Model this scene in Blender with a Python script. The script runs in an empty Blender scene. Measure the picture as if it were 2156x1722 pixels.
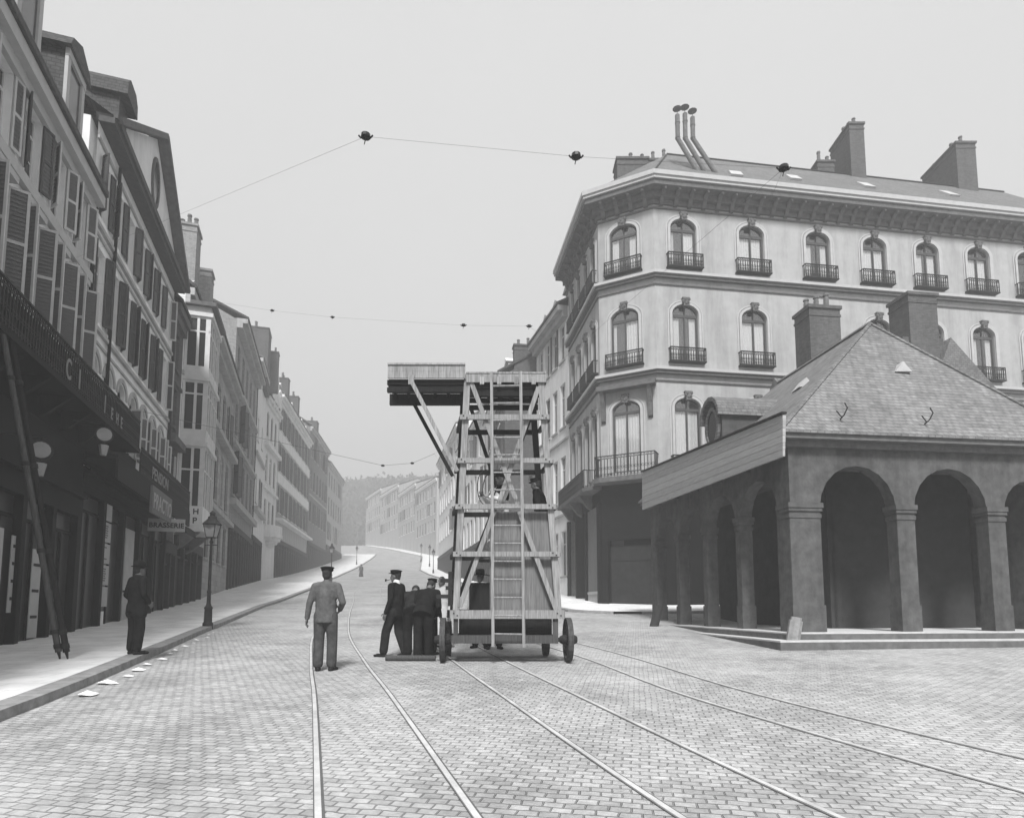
import bpy, bmesh, math, random
from mathutils import Vector, Matrix, noise
random.seed(7)
SC = bpy.context.scene
COL = SC.collection
PI = math.pi
# ------------------------------------------------------------------ camera geometry
F = 1300.; CX = 1078.; PY = 1161.; PT = math.atan(119/1300); SP, CP = math.sin(PT), math.cos(PT); CZ = 1.5
def ray(u, v):
    a = (u-CX)/F; b = (PY-v)/F
    return (a, CP-b*SP, SP+b*CP)
def atY(u, v, Y):
    r = ray(u, v); k = Y/r[1]
    return Vector((r[0]*k, Y, CZ+r[2]*k))
def onwall(u, v, A, d):
    r = ray(u, v); det = -r[0]*d[1]+d[0]*r[1]
    k = (-A[0]*d[1]+d[0]*A[1])/det; n = math.hypot(*d)
    return (((r[0]*k-A[0])*d[0]+(r[1]*k-A[1])*d[1])/n, CZ+r[2]*k)
ZP = [(-60, 0), (0, 0), (12, .5), (20, .86), (35, 1.78), (50, 2.98), (70, 4.5), (86, 5.9), (105, 8.), (123, 10.3), (150, 14.), (185, 19.2), (220, 23.9), (240, 25.2), (300, 26.5), (600, 30)]
def lerp(P, t):
    if t <= P[0][0]: return P[0][1]
    for a, b in zip(P, P[1:]):
        if t <= b[0]: return a[1]+(b[1]-a[1])*(t-a[0])/(b[0]-a[0])
    return P[-1][1]
def Z(y):
    return sum(lerp(ZP, y+k) for k in (-2.4, -1.2, 0, 1.2, 2.4))/5 if y < 60 else sum(lerp(ZP, y+k) for k in (-6, -3, 0, 3, 6))/5
LWP = [(-20, -.37), (15.1, -11.6), (33, -17.33), (50, -22.8), (70, -28.6), (92, -32.6), (138, -38.5), (160, -42)]
LK = [(-20, 1.), (3.5, -4.7), (8.1, -5.85), (10.7, -6.65), (18.2, -9.), (31, -12.4), (50, -16.2), (70, -21.), (92, -25.), (138, -31.5), (160, -35)]
def LX(y): return lerp(LWP, y)
# ------------------------------------------------------------------ materials
MATS = {}
def mat(name, v, rough=.85, var=.12, scale=3., bump=0., kind='noise', metal=0., streak=None, dirt=0., spec=.05):
    if name in MATS: return MATS[name]
    m = bpy.data.materials.new(name); m.use_nodes = True; nt = m.node_tree; N = nt.nodes; Lk = nt.links
    b = N['Principled BSDF']; b.inputs['Roughness'].default_value = rough; b.inputs['Metallic'].default_value = metal
    b.inputs['Specular IOR Level'].default_value = spec
    tc = N.new('ShaderNodeTexCoord'); mp = N.new('ShaderNodeMapping'); Lk.new(tc.outputs['Object'], mp.inputs[0])
    if streak: mp.inputs['Scale'].default_value = streak
    no = N.new('ShaderNodeTexNoise'); no.inputs['Scale'].default_value = scale; no.inputs['Detail'].default_value = 6; no.inputs['Roughness'].default_value = .65
    Lk.new(mp.outputs[0], no.inputs['Vector'])
    cr = N.new('ShaderNodeValToRGB'); e = cr.color_ramp.elements
    lo, hi = v*(1-var), min(v*(1+var), 1)
    e[0].position = .3; e[0].color = (lo, lo, lo, 1); e[1].position = .7; e[1].color = (hi, hi, hi, 1)
    Lk.new(no.outputs['Fac'], cr.inputs[0]); out = cr.outputs[0]
    if dirt:
        n2 = N.new('ShaderNodeTexNoise'); n2.inputs['Scale'].default_value = .7; n2.inputs['Detail'].default_value = 8; n2.inputs['Roughness'].default_value = .7
        mp2 = N.new('ShaderNodeMapping'); mp2.inputs['Scale'].default_value = (1.8, 1.8, .22); Lk.new(tc.outputs['Object'], mp2.inputs[0]); Lk.new(mp2.outputs[0], n2.inputs['Vector'])
        r2 = N.new('ShaderNodeMapRange'); r2.inputs[1].default_value = .44; r2.inputs[2].default_value = .66; r2.inputs[3].default_value = 1.; r2.inputs[4].default_value = 1-dirt
        Lk.new(n2.outputs['Fac'], r2.inputs[0])
        mx = N.new('ShaderNodeMix'); mx.data_type = 'RGBA'; mx.blend_type = 'MULTIPLY'; mx.inputs[0].default_value = 1
        Lk.new(out, mx.inputs[6]); Lk.new(r2.outputs[0], mx.inputs[7]); out = mx.outputs[2]
    h = no.outputs['Fac']
    if kind in ('brick', 'slate', 'flag', 'ashlar', 'plank'):
        br = N.new('ShaderNodeTexBrick'); par = {'brick': (.24, .075, .008, .5), 'slate': (.2, .1, .012, .5), 'ashlar': (.9, .35, .012, .5), 'flag': (.8, .5, .012, .5), 'plank': (60., .22, .012, 0)}[kind]
        br.inputs['Scale'].default_value = 1; br.inputs['Brick Width'].default_value = par[0]; br.inputs['Row Height'].default_value = par[1]; br.inputs['Mortar Size'].default_value = par[2]; br.offset = par[3]
        br.inputs['Mortar Smooth'].default_value = .3
        for i, k in (('Color1', 1.14 if kind != 'flag' else 1.04), ('Color2', .86 if kind != 'flag' else .94), ('Mortar', {'brick': 1.25, 'flag': .75}.get(kind, .62))): br.inputs[i].default_value = (k, k, k, 1)
        # wall coordinates: run along the surface, rise with z
        g = N.new('ShaderNodeNewGeometry'); 
        cb = N.new('ShaderNodeCombineXYZ'); sx = N.new('ShaderNodeSeparateXYZ'); Lk.new(tc.outputs['Object'], sx.inputs[0])
        ad = N.new('ShaderNodeMath'); ad.operation = 'ADD'; Lk.new(sx.outputs[0], ad.inputs[0]); Lk.new(sx.outputs[1], ad.inputs[1])
        Lk.new(ad.outputs[0] if kind != 'flag' else sx.outputs[0], cb.inputs[0]); Lk.new(sx.outputs[2 if kind != 'flag' else 1], cb.inputs[1]); Lk.new(cb.outputs[0], br.inputs['Vector'])
        mx = N.new('ShaderNodeMix'); mx.data_type = 'RGBA'; mx.blend_type = 'MULTIPLY'; mx.inputs[0].default_value = 1
        Lk.new(out, mx.inputs[6]); Lk.new(br.outputs['Color'], mx.inputs[7]); out = mx.outputs[2]
        h = br.outputs['Fac']; bump = -abs(bump)
    Lk.new(out, b.inputs['Base Color'])
    if bump:
        bu = N.new('ShaderNodeBump'); bu.inputs['Strength'].default_value = min(abs(bump), 1); bu.inputs['Distance'].default_value = .02; bu.invert = bump < 0
        Lk.new(h, bu.inputs['Height']); Lk.new(bu.outputs[0], b.inputs['Normal'])
    MATS[name] = m; return m
def sett_material():
    m = bpy.data.materials.new('granite_setts'); m.use_nodes = True; nt = m.node_tree; N = nt.nodes; Lk = nt.links; b = N['Principled BSDF']
    tc = N.new('ShaderNodeTexCoord'); mp = N.new('ShaderNodeMapping'); Lk.new(tc.outputs['Object'], mp.inputs[0]); mp.inputs['Rotation'].default_value[2] = .2
    nw = N.new('ShaderNodeTexNoise'); nw.inputs['Scale'].default_value = 3.2; nw.inputs['Detail'].default_value = 3; Lk.new(mp.outputs[0], nw.inputs['Vector'])
    ad = N.new('ShaderNodeMix'); ad.data_type = 'RGBA'; ad.blend_type = 'LINEAR_LIGHT'; ad.inputs[0].default_value = .035; Lk.new(mp.outputs[0], ad.inputs[6]); Lk.new(nw.outputs['Color'], ad.inputs[7])
    br = N.new('ShaderNodeTexBrick'); br.inputs['Scale'].default_value = 1; br.inputs['Brick Width'].default_value = .145; br.inputs['Row Height'].default_value = .092; br.inputs['Mortar Size'].default_value = .009; br.inputs['Mortar Smooth'].default_value = .7
    for i, k in (('Color1', .44), ('Color2', .30), ('Mortar', .22)): br.inputs[i].default_value = (k, k, k, 1)
    Lk.new(ad.outputs[2], br.inputs['Vector'])
    n1 = N.new('ShaderNodeTexNoise'); n1.inputs['Scale'].default_value = 9; n1.inputs['Detail'].default_value = 8; n1.inputs['Roughness'].default_value = .75; Lk.new(mp.outputs[0], n1.inputs['Vector'])
    n2 = N.new('ShaderNodeTexNoise'); n2.inputs['Scale'].default_value = .5; n2.inputs['Detail'].default_value = 7; n2.inputs['Roughness'].default_value = .7; Lk.new(mp.outputs[0], n2.inputs['Vector'])
    def mr(n, a, c, d, e):
        r = N.new('ShaderNodeMapRange'); r.inputs[1].default_value = a; r.inputs[2].default_value = c; r.inputs[3].default_value = d; r.inputs[4].default_value = e; Lk.new(n.outputs['Fac'], r.inputs[0]); return r
    a1 = mr(n1, .3, .7, .72, 1.28); a2 = mr(n2, .32, .68, .66, 1.2)
    o = br.outputs['Color']
    # dust fills some of the joints
    dm = N.new('ShaderNodeMix'); dm.data_type = 'RGBA'; a3 = mr(n2, .45, .7, 0., .7); Lk.new(a3.outputs[0], dm.inputs[0]); Lk.new(o, dm.inputs[6]); dm.inputs[7].default_value = (.36, .36, .36, 1); o = dm.outputs[2]
    for q in (a1, a2):
        x = N.new('ShaderNodeMix'); x.data_type = 'RGBA'; x.blend_type = 'MULTIPLY'; x.inputs[0].default_value = 1; Lk.new(o, x.inputs[6]); Lk.new(q.outputs[0], x.inputs[7]); o = x.outputs[2]
    Lk.new(o, b.inputs['Base Color']); b.inputs['Roughness'].default_value = .8
    hm = N.new('ShaderNodeMath'); hm.operation = 'MULTIPLY_ADD'; Lk.new(br.outputs['Fac'], hm.inputs[0]); hm.inputs[1].default_value = -1.; Lk.new(n1.outputs['Fac'], hm.inputs[2])
    bu = N.new('ShaderNodeBump'); bu.inputs['Strength'].default_value = .9; bu.inputs['Distance'].default_value = .025; Lk.new(hm.outputs[0], bu.inputs['Height']); Lk.new(bu.outputs[0], b.inputs['Normal'])
    return m
def glass_mat():
    m = bpy.data.materials.new('window_glass'); m.use_nodes = True; nt = m.node_tree; N = nt.nodes; Lk = nt.links; N.remove(N['Principled BSDF'])
    o = N['Material Output']; tr = N.new('ShaderNodeBsdfTransparent'); tr.inputs[0].default_value = (.97, .97, .97, 1); gl = N.new('ShaderNodeBsdfGlossy'); gl.inputs['Roughness'].default_value = .05
    mx = N.new('ShaderNodeMixShader'); mx.inputs[0].default_value = .14; Lk.new(tr.outputs[0], mx.inputs[1]); Lk.new(gl.outputs[0], mx.inputs[2]); Lk.new(mx.outputs[0], o.inputs[0]); return m
def wood_mat(name, v, var=.25, island=.25, sc=(9, 9, .6)):
    m = mat(name, v, .8, var, 4, .25, streak=sc); nt = m.node_tree; N = nt.nodes; Lk = nt.links; b = N['Principled BSDF']
    g = N.new('ShaderNodeNewGeometry'); r = N.new('ShaderNodeMapRange'); r.inputs[3].default_value = 1-island; r.inputs[4].default_value = 1+island; Lk.new(g.outputs['Random Per Island'], r.inputs[0])
    x = N.new('ShaderNodeMix'); x.data_type = 'RGBA'; x.blend_type = 'MULTIPLY'; x.inputs[0].default_value = 1
    src = b.inputs['Base Color'].links[0].from_socket; Lk.new(src, x.inputs[6]); Lk.new(r.outputs[0], x.inputs[7]); Lk.new(x.outputs[2], b.inputs['Base Color']); return m
M = dict(
 setts=sett_material(), glass=glass_mat(),
 pave=mat('pavement_stone', .68, .85, .10, 1.2, .15, 'flag', dirt=.2), kerb=mat('kerb_granite', .24, .8, .3, 5, .3),
 stucco=mat('painted_stucco', .36, .85, .08, 2, .05, dirt=.26), trim=mat('trim_stone', .40, .8, .08, 4, .05), trimd=mat('dark_stone', .11, .85, .25, 5, .1),
 white=mat('white_render', .68, .85, .06, 2, .05, dirt=.2), cream=mat('cream_render', .74, .85, .07, 2, .05, dirt=.18), grey=mat('grey_render', .36, .85, .10, 2, .05, dirt=.25), dgrey=mat('dark_render', .17, .85, .15, 2, .05, dirt=.3),
 ashlar=mat('ashlar_stone', .34, .85, .12, 3, .3, 'ashlar', dirt=.2), brick=mat('brown_brick', .09, .9, .2, 6, .4, 'brick', dirt=.2), pbrick=mat('pale_brick', .24, .9, .2, 6, .4, 'brick', dirt=.2),
 slate=mat('roof_slate', .16, .6, .25, 7, .5, 'slate', dirt=.2), slatel=mat('weathered_slate', .185, .65, .28, 5, .55, 'slate', dirt=.22), slated=mat('dark_slate', .07, .6, .25, 7, .5, 'slate'),
 zinc=mat('zinc_sheet', .42, .5, .15, 3), iron=mat('black_iron', .025, .5, .3, 9), pipe=mat('terracotta_pot', .13, .85, .3, 7),
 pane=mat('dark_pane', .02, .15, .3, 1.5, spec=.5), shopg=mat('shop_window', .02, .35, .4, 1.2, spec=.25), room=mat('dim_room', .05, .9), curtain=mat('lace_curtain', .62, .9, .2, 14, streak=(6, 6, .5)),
 sash=mat('brown_sash', .07, .6, .2), sashw=mat('white_sash', .55, .7, .1), shutd=mat('dark_shutter', .075, .7, .2, 6), shutp=mat('shutter_slats', .13, .7, .2, 30, .4, streak=(.2, .2, 3)), shutw=mat('pale_shutter_frame', .45, .7, .12),
 shop=mat('dark_shopfront', .007, .6, .3, 3), shop2=mat('brown_shopfront', .022, .6, .3, 3), board=mat('pale_board', .36, .7, .1), letter=mat('pale_lettering', .32, .7, .05), lettergrey=mat('faded_lettering', .2, .7, .2), letterd=mat('black_lettering', .02, .7, .05),
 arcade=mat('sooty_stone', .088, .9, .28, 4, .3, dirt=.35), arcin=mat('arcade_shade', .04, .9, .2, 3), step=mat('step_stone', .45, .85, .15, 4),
 wood=wood_mat('scaffold_wood', .215, .45), woodp=wood_mat('plank_panel', .145, .35, .1, (14, 14, .5)), hoard=wood_mat('hoarding_boards', .30, .22, .14, (1.2, .6, 14)), woodd=wood_mat('dark_wood', .016), woodm=wood_mat('worn_wood', .06, .4),
 steel=mat('polished_rail', .42, .45, .25, 3), groove=mat('rail_groove', .10, .9), skin=mat('skin', .13, .6, .06), hair=mat('dark_hair', .03, .7),
 cloth=mat('black_cloth', .012, .95, .45, 7, 1.), cloth2=mat('navy_cloth', .018, .95, .4, 7, 1.), clothg=mat('grey_cloth', .085, .95, .35, 8, 1.), trou=mat('charcoal_cloth', .055, .95, .4, 7, 1.), shirt=mat('white_linen', .6, .9, .12, 8, .8), smock=mat('pale_smock', .48, .9, .12, 8), boot=mat('black_leather', .015, .5, .2),
 leaf=mat('foliage', .05, .8, .4, 3), paper=mat('waste_paper', .8, .8, .06), lampg=mat('lamp_glass', .22, .25, .2, 2, spec=.5), earth=mat('earth', .06, .95, .2, .3), porc=mat('brown_porcelain', .03, .3), copper=mat('trolley_wire_copper', .1, .6),
)
# ------------------------------------------------------------------ mesh builder
class MB:
    def __init__(s, T=None): s.v = []; s.f = []; s.mi = []; s.T = T or Matrix(); s.m = 0
    def vert(s, p): s.v.append(tuple(s.T @ Vector(p))); return len(s.v)-1
    def face(s, pts): s.f.append([s.vert(p) for p in pts]); s.mi.append(s.m)
    def idx(s, ids): s.f.append(list(ids)); s.mi.append(s.m)
    def box(s, x0, x1, y0, y1, z0, z1):
        i = [s.vert((x, y, z)) for z in (z0, z1) for y in (y0, y1) for x in (x0, x1)]
        for q in ((0, 2, 3, 1), (4, 5, 7, 6), (0, 1, 5, 4), (2, 6, 7, 3), (0, 4, 6, 2), (1, 3, 7, 5)): s.idx([i[k] for k in q])
    def prism(s, poly, z0, z1, axis=2):
        # poly: list of 2d points; axis 2 -> (x,y) up z ; axis 0 -> (y,z) along x ; axis 1 -> (x,z) along y
        def P(a, b, c): return {2: (a, b, c), 0: (c, a, b), 1: (a, c, b)}[axis]
        n = len(poly); lo = [s.vert(P(a, b, z0)) for a, b in poly]; hi = [s.vert(P(a, b, z1)) for a, b in poly]
        for k in range(n): s.idx([lo[k], lo[(k+1) % n], hi[(k+1) % n], hi[k]])
        s.idx(lo[::-1]); s.idx(hi)
    def bar(s, p, q, w=.08, h=None, up=(0, 0, 1)):
        p, q = Vector(p), Vector(q); h = h or w; d = (q-p).normalized(); u = Vector(up)
        if abs(d.dot(u)) > .95: u = Vector((0, 1, 0))
        a = d.cross(u).normalized()*w/2; b = a.cross(d).normalized()*h/2
        i = [s.vert(c+x+y) for c in (p, q) for x, y in ((-a, -b), (a, -b), (a, b), (-a, b))]
        for k in range(4): s.idx([i[k], i[(k+1) % 4], i[4+(k+1) % 4], i[4+k]])
        s.idx(i[3::-1]); s.idx(i[4:])
    def tube(s, pts, r, n=8, r2=None, cap=True):
        pts = [Vector(p) for p in pts]; N = len(pts); rings = []
        for k, p in enumerate(pts):
            d = (pts[min(k+1, N-1)]-pts[max(k-1, 0)]).normalized(); u = Vector((0, 0, 1)) if abs(d.z) < .9 else Vector((1, 0, 0))
            a = d.cross(u).normalized(); b = a.cross(d); rr = r if r2 is None else r+(r2-r)*k/max(N-1, 1)
            rings.append([s.vert(p+a*math.cos(t*2*PI/n)*rr+b*math.sin(t*2*PI/n)*rr) for t in range(n)])
        for A, B in zip(rings, rings[1:]):
            for k in range(n): s.idx([A[k], A[(k+1) % n], B[(k+1) % n], B[k]])
        if cap: s.idx(rings[0][::-1]); s.idx(rings[-1])
    def lathe(s, prof, c=(0, 0, 0), n=12, axis='z'):
        rings = []
        for r, h in prof:
            ring = []
            for t in range(n):
                a, b = math.cos(t*2*PI/n)*r, math.sin(t*2*PI/n)*r
                q = (a, b, h) if axis == 'z' else ((h, a, b) if axis == 'x' else (b, h, a))
                ring.append(s.vert(Vector(c)+Vector(q)))
            rings.append(ring)
        for A, B in zip(rings, rings[1:]):
            for k in range(n): s.idx([A[k], A[(k+1) % n], B[(k+1) % n], B[k]])
        s.idx(rings[0][::-1]); s.idx(rings[-1])
    def ell(s, c, rx, ry, rz, n=12, m=8, R=None):
        R = R or Matrix(); c = Vector(c); top = s.vert(c+R @ Vector((0, 0, rz))); bot = s.vert(c+R @ Vector((0, 0, -rz))); rings = []
        for j in range(1, m):
            t = PI*j/m
            rings.append([s.vert(c+R @ Vector((rx*math.sin(t)*math.cos(k*2*PI/n), ry*math.sin(t)*math.sin(k*2*PI/n), rz*math.cos(t)))) for k in range(n)])
        for k in range(n): s.idx([top, rings[0][k], rings[0][(k+1) % n]]); s.idx([bot, rings[-1][(k+1) % n], rings[-1][k]])
        for A, B in zip(rings, rings[1:]):
            for k in range(n): s.idx([A[k], B[k], B[(k+1) % n], A[(k+1) % n]])
    def cone(s, p, q, r1, r2, n=12):
        p, q = Vector(p), Vector(q); s.tube([p, q], r1, n, r2); s.ell(p, r1, r1, r1, n, 6); s.ell(q, r2, r2, r2, n, 6)
    def mesh(s, name, mats, smooth=False):
        me = bpy.data.meshes.new(name); me.from_pydata(s.v, [], s.f)
        for m in (mats if isinstance(mats, (list, tuple)) else [mats]): me.materials.append(m)
        me.polygons.foreach_set('material_index', s.mi)
        if smooth: me.polygons.foreach_set('use_smooth', [True]*len(s.f))
        me.update(); bm = bmesh.new(); bm.from_mesh(me); bmesh.ops.recalc_face_normals(bm, faces=bm.faces); bm.to_mesh(me); bm.free()
        return me
    def build(s, name, mats, parent=None, smooth=False, loc=None, rz=0):
        return link(name, s.mesh(name, mats, smooth), parent, loc, rz)
def link(name, me, parent=None, loc=None, rz=0):
    o = bpy.data.objects.new(name, me); COL.objects.link(o)
    if parent: o.parent = parent
    if loc is not None: o.location = loc
    if rz: o.rotation_euler.z = rz
    return o
def tag(o, label=None, cat=None, group=None, kind=None):
    if label: o['label'] = label
    if cat: o['category'] = cat
    if group: o['group'] = group
    if kind: o['kind'] = kind
    return o
def empty(name, loc, rz=0, label=None, cat=None, group=None):
    o = bpy.data.objects.new(name, None); COL.objects.link(o); o.location = loc; o.rotation_euler.z = rz; o.empty_display_size = .2
    return tag(o, label, cat, group)
def copy_tree(o, parent=None):
    c = o.copy(); COL.objects.link(c); c.parent = parent
    for ch in list(KIDS(o)): copy_tree(ch, c)
    return c
def KIDS(o): return [x for x in bpy.data.objects if x.parent == o]
# ------------------------------------------------------------------ facade pieces
def arcpts(x0, x1, zs, rise, n=10):
    w = x1-x0; return [(x0+w/2-w/2*math.cos(PI*k/n), zs+rise*math.sin(PI*k/n)) for k in range(n+1)]
def wall_layer(mb, W, H, ops, y, z0=0, x0=0):
    xs = []; zb = sorted({z0, H} | {min(max(o[2], z0), H) for o in ops} | {min(o[3]+o[4], H) for o in ops})
    for a, b in zip(zb, zb[1:]):
        mid = (a+b)/2; cov = sorted((o[0], o[1]) for o in ops if o[2] < mid < o[3]+o[4]); x = x0
        for c, d in cov:
            if c > x+1e-5: mb.face([(x, y, a), (c, y, a), (c, y, b), (x, y, b)])
            x = max(x, d)
        if x < W-1e-5: mb.face([(x, y, a), (W, y, a), (W, y, b), (x, y, b)])
    for o in ops:
        if o[4] > 0:
            P = arcpts(o[0], o[1], o[3], o[4]); T = o[3]+o[4]
            for p, q in zip(P, P[1:]):
                if T-min(p[1], q[1]) > 1e-4:
                    f = [(p[0], y, p[1]), (q[0], y, q[1])]
                    if T-q[1] > 1e-4: f.append((q[0], y, T))
                    if T-p[1] > 1e-4: f.append((p[0], y, T))
                    mb.face(f)
def wall_open(mb, W, H, ops, t=.22, z0=0, back=False, x0=0):
    # ops: (x0, x1, z0, zspring, rise)
    wall_layer(mb, W, H, ops, 0, z0, x0)
    if back: wall_layer(mb, W, H, ops, t, z0, x0)
    for a, b, c, d, r in ops:
        pts = [(a, c), (a, d)]+(arcpts(a, b, d, r)[1:-1] if r > 0 else [])+[(b, d), (b, c)]
        for p, q in zip(pts, pts[1:]): mb.face([(p[0], 0, p[1]), (q[0], 0, q[1]), (q[0], t, q[1]), (p[0], t, p[1])])
        if c > z0+.01: mb.face([(a, 0, c), (b, 0, c), (b, t, c), (a, t, c)])
WC = {}
def window_meshes(w, h, rise, style):
    var = random.choice((0, 0, 1, 2, 3)) if style == 'curtain' else 0; k = (round(w, 3), round(h, 3), round(rise, 3), style, var)
    if k in WC: return WC[k]
    # local: x centred, z from 0, y = 0 at the frame front
    f = MB(); fw = .07
    f.box(-w/2+.005, -w/2+fw, 0, .06, .005, h); f.box(w/2-fw, w/2-.005, 0, .06, .005, h); f.box(-w/2+fw, w/2-fw, 0, .06, .005, fw)
    f.box(-.035, .035, -.005, .055, fw, h+rise*.94)
    if rise > 0:
        O = arcpts(-w/2+.005, w/2-.005, h, rise-.005); I = arcpts(-w/2+fw, w/2-fw, h, max(rise-fw, .03))
        for (a, b), (c, d) in zip(zip(O, O[1:]), zip(I, I[1:])): f.prism([a, b, d, c], 0, .06, 1)
        f.box(-w/2+fw, w/2-fw, -.01, .05, h-.16, h-.02)
    else:
        f.box(-w/2+fw, w/2-fw, 0, .06, h-fw, h-.005)
        f.box(-w/2+fw, w/2-fw, .002, .05, h*.7, h*.7+.06)
    if style == 'paned':
        for q in (.33, ): 
            for s in (-1, 1):
                xa, xb = sorted((s*.035, s*(w/2-fw))); f.box(xa, xb, .01, .045, h*q, h*q+.03)
    g = MB(); P = [(-w/2+.03, .03), (w/2-.03, .03)]+([(a, b) for a, b in arcpts(-w/2+.03, w/2-.03, h, rise-.03)][::-1] if rise > 0 else [(w/2-.03, h-.03), (-w/2+.03, h-.03)])
    g.prism(P, .03, .036, 1)
    c = MB()
    if style == 'curtain':
        for s in (-1, 1):
            n = 14; xa, xb = s*.05, s*(w/2-.09)
            if var == 1: xa = s*w*.2
            if var == 2 and s < 0: xa = s*w*.33
            if var == 3: xa = s*w*.12
            for k2 in range(n):
                t0, t1 = k2/n, (k2+1)/n; y0, y1 = .11+.02*math.sin(t0*26), .11+.02*math.sin(t1*26); zt = h-.12 if rise else h*.98
                c.face([(xa+(xb-xa)*t0, y0, .06), (xa+(xb-xa)*t1, y1, .06), (xa+(xb-xa)*t1, y1, zt), (xa+(xb-xa)*t0, y0, zt)])
    dark = style != 'white'
    WC[k] = (f.mesh('window', M['sash'] if style in ('curtain', 'dark') else M['sashw']), g.mesh('pane', M['glass'] if style == 'curtain' else M['pane']), c.mesh('curtain', M['curtain']) if c.v else None)
    return WC[k]
def put_window(root, T, rz, x, z, w, h, rise, style, y=.14):
    a, g, c = window_meshes(w, h, rise, style); o = link('window', a, root, T @ Vector((x, y, z)), rz); link('pane', g, o)
    if c: link('curtain', c, o)
    return o
SHC = {}
def put_shutters(root, T, rz, x, z, w, h, ang=0., mats=('shutw', 'shutp'), half=None):
    sw = half or w/2
    k = (round(sw, 3), round(h, 3), mats)
    if k not in SHC:
        m = MB(); fr = .055
        m.box(0, sw, 0, .035, 0, fr*1.3); m.box(0, sw, 0, .035, h-fr, h); m.box(0, fr, 0, .035, fr*1.3, h-fr); m.box(sw-fr, sw, 0, .035, fr*1.3, h-fr); m.box(fr, sw-fr, 0, .035, h*.5-.035, h*.5+.035)
        m.m = 1
        for a, b in ((fr*1.3, h*.5-.035), (h*.5+.035, h-fr)):
            n = max(3, int((b-a)/.09))
            for i in range(n):
                q = a+(b-a)*i/n; r = (b-a)/n; m.face([(fr, .006, q), (sw-fr, .006, q), (sw-fr, .028, q+r*1.05), (fr, .028, q+r*1.05)])
            m.face([(fr, .0285, a), (sw-fr, .0285, a), (sw-fr, .0285, b), (fr, .0285, b)])
        SHC[k] = m.mesh('shutter', [M[mats[0]], M[mats[1]]])
    for s in (-1, 1):
        o = link('shutter', SHC[k], root, T @ Vector((x+s*w/2, -.03 if s < 0 else -.0, z)), 0)
        aa = ang if not isinstance(ang, tuple) else ang[0 if s < 0 else 1]
        # swung back flat against the wall at 0, square to it at 90
        if s < 0: o.rotation_euler.z = rz+PI+math.radians(aa)
        else: o.rotation_euler.z = rz-math.radians(aa); o.location = T @ Vector((x+w/2, -.045, z))
def shop_front(root, T, W, h, cols, mats=('shop', 'pane'), z0=0., y=0., name='shopfront', fas=0.):
    m = MB(T); m.box(.05, W-.05, y-.18, y+.12, h-.62, h-.12)
    if fas: m.box(0, W, y-.16, y+.12, h-.62-fas, h-.62); h2 = h; h -= fas; m.box(0, W, y-.32, y+.12, h-.12, h); 
    n = cols; pw = (W-.1)/n
    for i in range(n+1):
        x = .05+pw*i; m.box(max(x-.11, 0), min(x+.11, W), y-.16, y+.1, z0, h-.62)
    for i in range(n):
        x = .05+pw*i; m.box(x+.11, x+pw-.11, y-.06, y+.1, z0, z0+.65+.0); m.box(x+.11, x+pw-.11, y-.03, y+.06, h-1.15, h-1.07); m.box(x+pw/2-.03, x+pw/2+.03, y-.035, y+.06, z0+.65, h-1.15)
    o = m.build(name, M[mats[0]], root)
    g = MB(T)
    for i in range(n): x = .05+pw*i; g.box(x+.12, x+pw-.12, y+.02, y+.05, z0+.66, h-.64)
    g.build('shop_glass', M[mats[1]], o); return o
def railing(mb, x0, x1, z0, z1, y, orn=True, step=.11, r=.014, ends=0):
    mb.box(x0, x1, y-.025, y+.025, z1-.04, z1); mb.box(x0, x1, y-.015, y+.015, z0, z0+.03); mb.box(x0, x1, y-.012, y+.012, z1-.17, z1-.145)
    n = max(2, int((x1-x0)/step)); H = z1-z0
    for i in range(n+1):
        x = x0+(x1-x0)*i/n; mb.box(x-r, x+r, y-r, y+r, z0+.03, z1-.145)
        if orn and i < n:
            c = x+(x1-x0)/n/2; rr = (x1-x0)/n/2*.95
            for zc in (z0+.03+rr+.02, z0+H*.42, z1-.1):
                P = [(c+rr*math.cos(t*PI/4)*(1-.06*t), y, zc+rr*math.sin(t*PI/4)*(1-.06*t)) for t in range(9)]
                for p, q in zip(P, P[1:]): mb.bar(p, q, .018, .018, (0, 1, 0))
    if ends:
        for x in (x0, x1):
            mb.box(x-.025, x+.025, y, y+ends, z1-.04, z1); mb.box(x-.015, x+.015, y, y+ends, z0, z0+.03)
            k = max(1, int(ends/step))
            for j in range(k): mb.box(x-r, x+r, y+ends*j/k-r, y+ends*j/k+r, z0+.03, z1-.04)
def chimney(root, T, x, y, w, d, z0, z1, pots=3, m='brick', potk=0, along='x'):
    c = MB(T); c.box(x-w/2, x+w/2, y-d/2, y+d/2, z0, z1); c.box(x-w/2-.07, x+w/2+.07, y-d/2-.07, y+d/2+.07, z1, z1+.14); c.box(x-w/2-.03, x+w/2+.03, y-d/2-.03, y+d/2+.03, z1-.35, z1-.25)
    o = c.build('chimney', M[m], root)
    for i in range(pots):
        t = (i+.5)/pots-.5; px, py = (x+t*w, y) if along == 'x' else (x, y+t*d); hh = .5+.35*((i*7+potk) % 3)/2; p = MB(T)
        p.lathe([(.12, 0), (.11, hh*.7), (.09, hh*.8), (.13, hh*.88), (.12, hh)], (px, py, z1+.14), 8); p.build('chimney_pot', M['pipe'], o)
    return o
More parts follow.
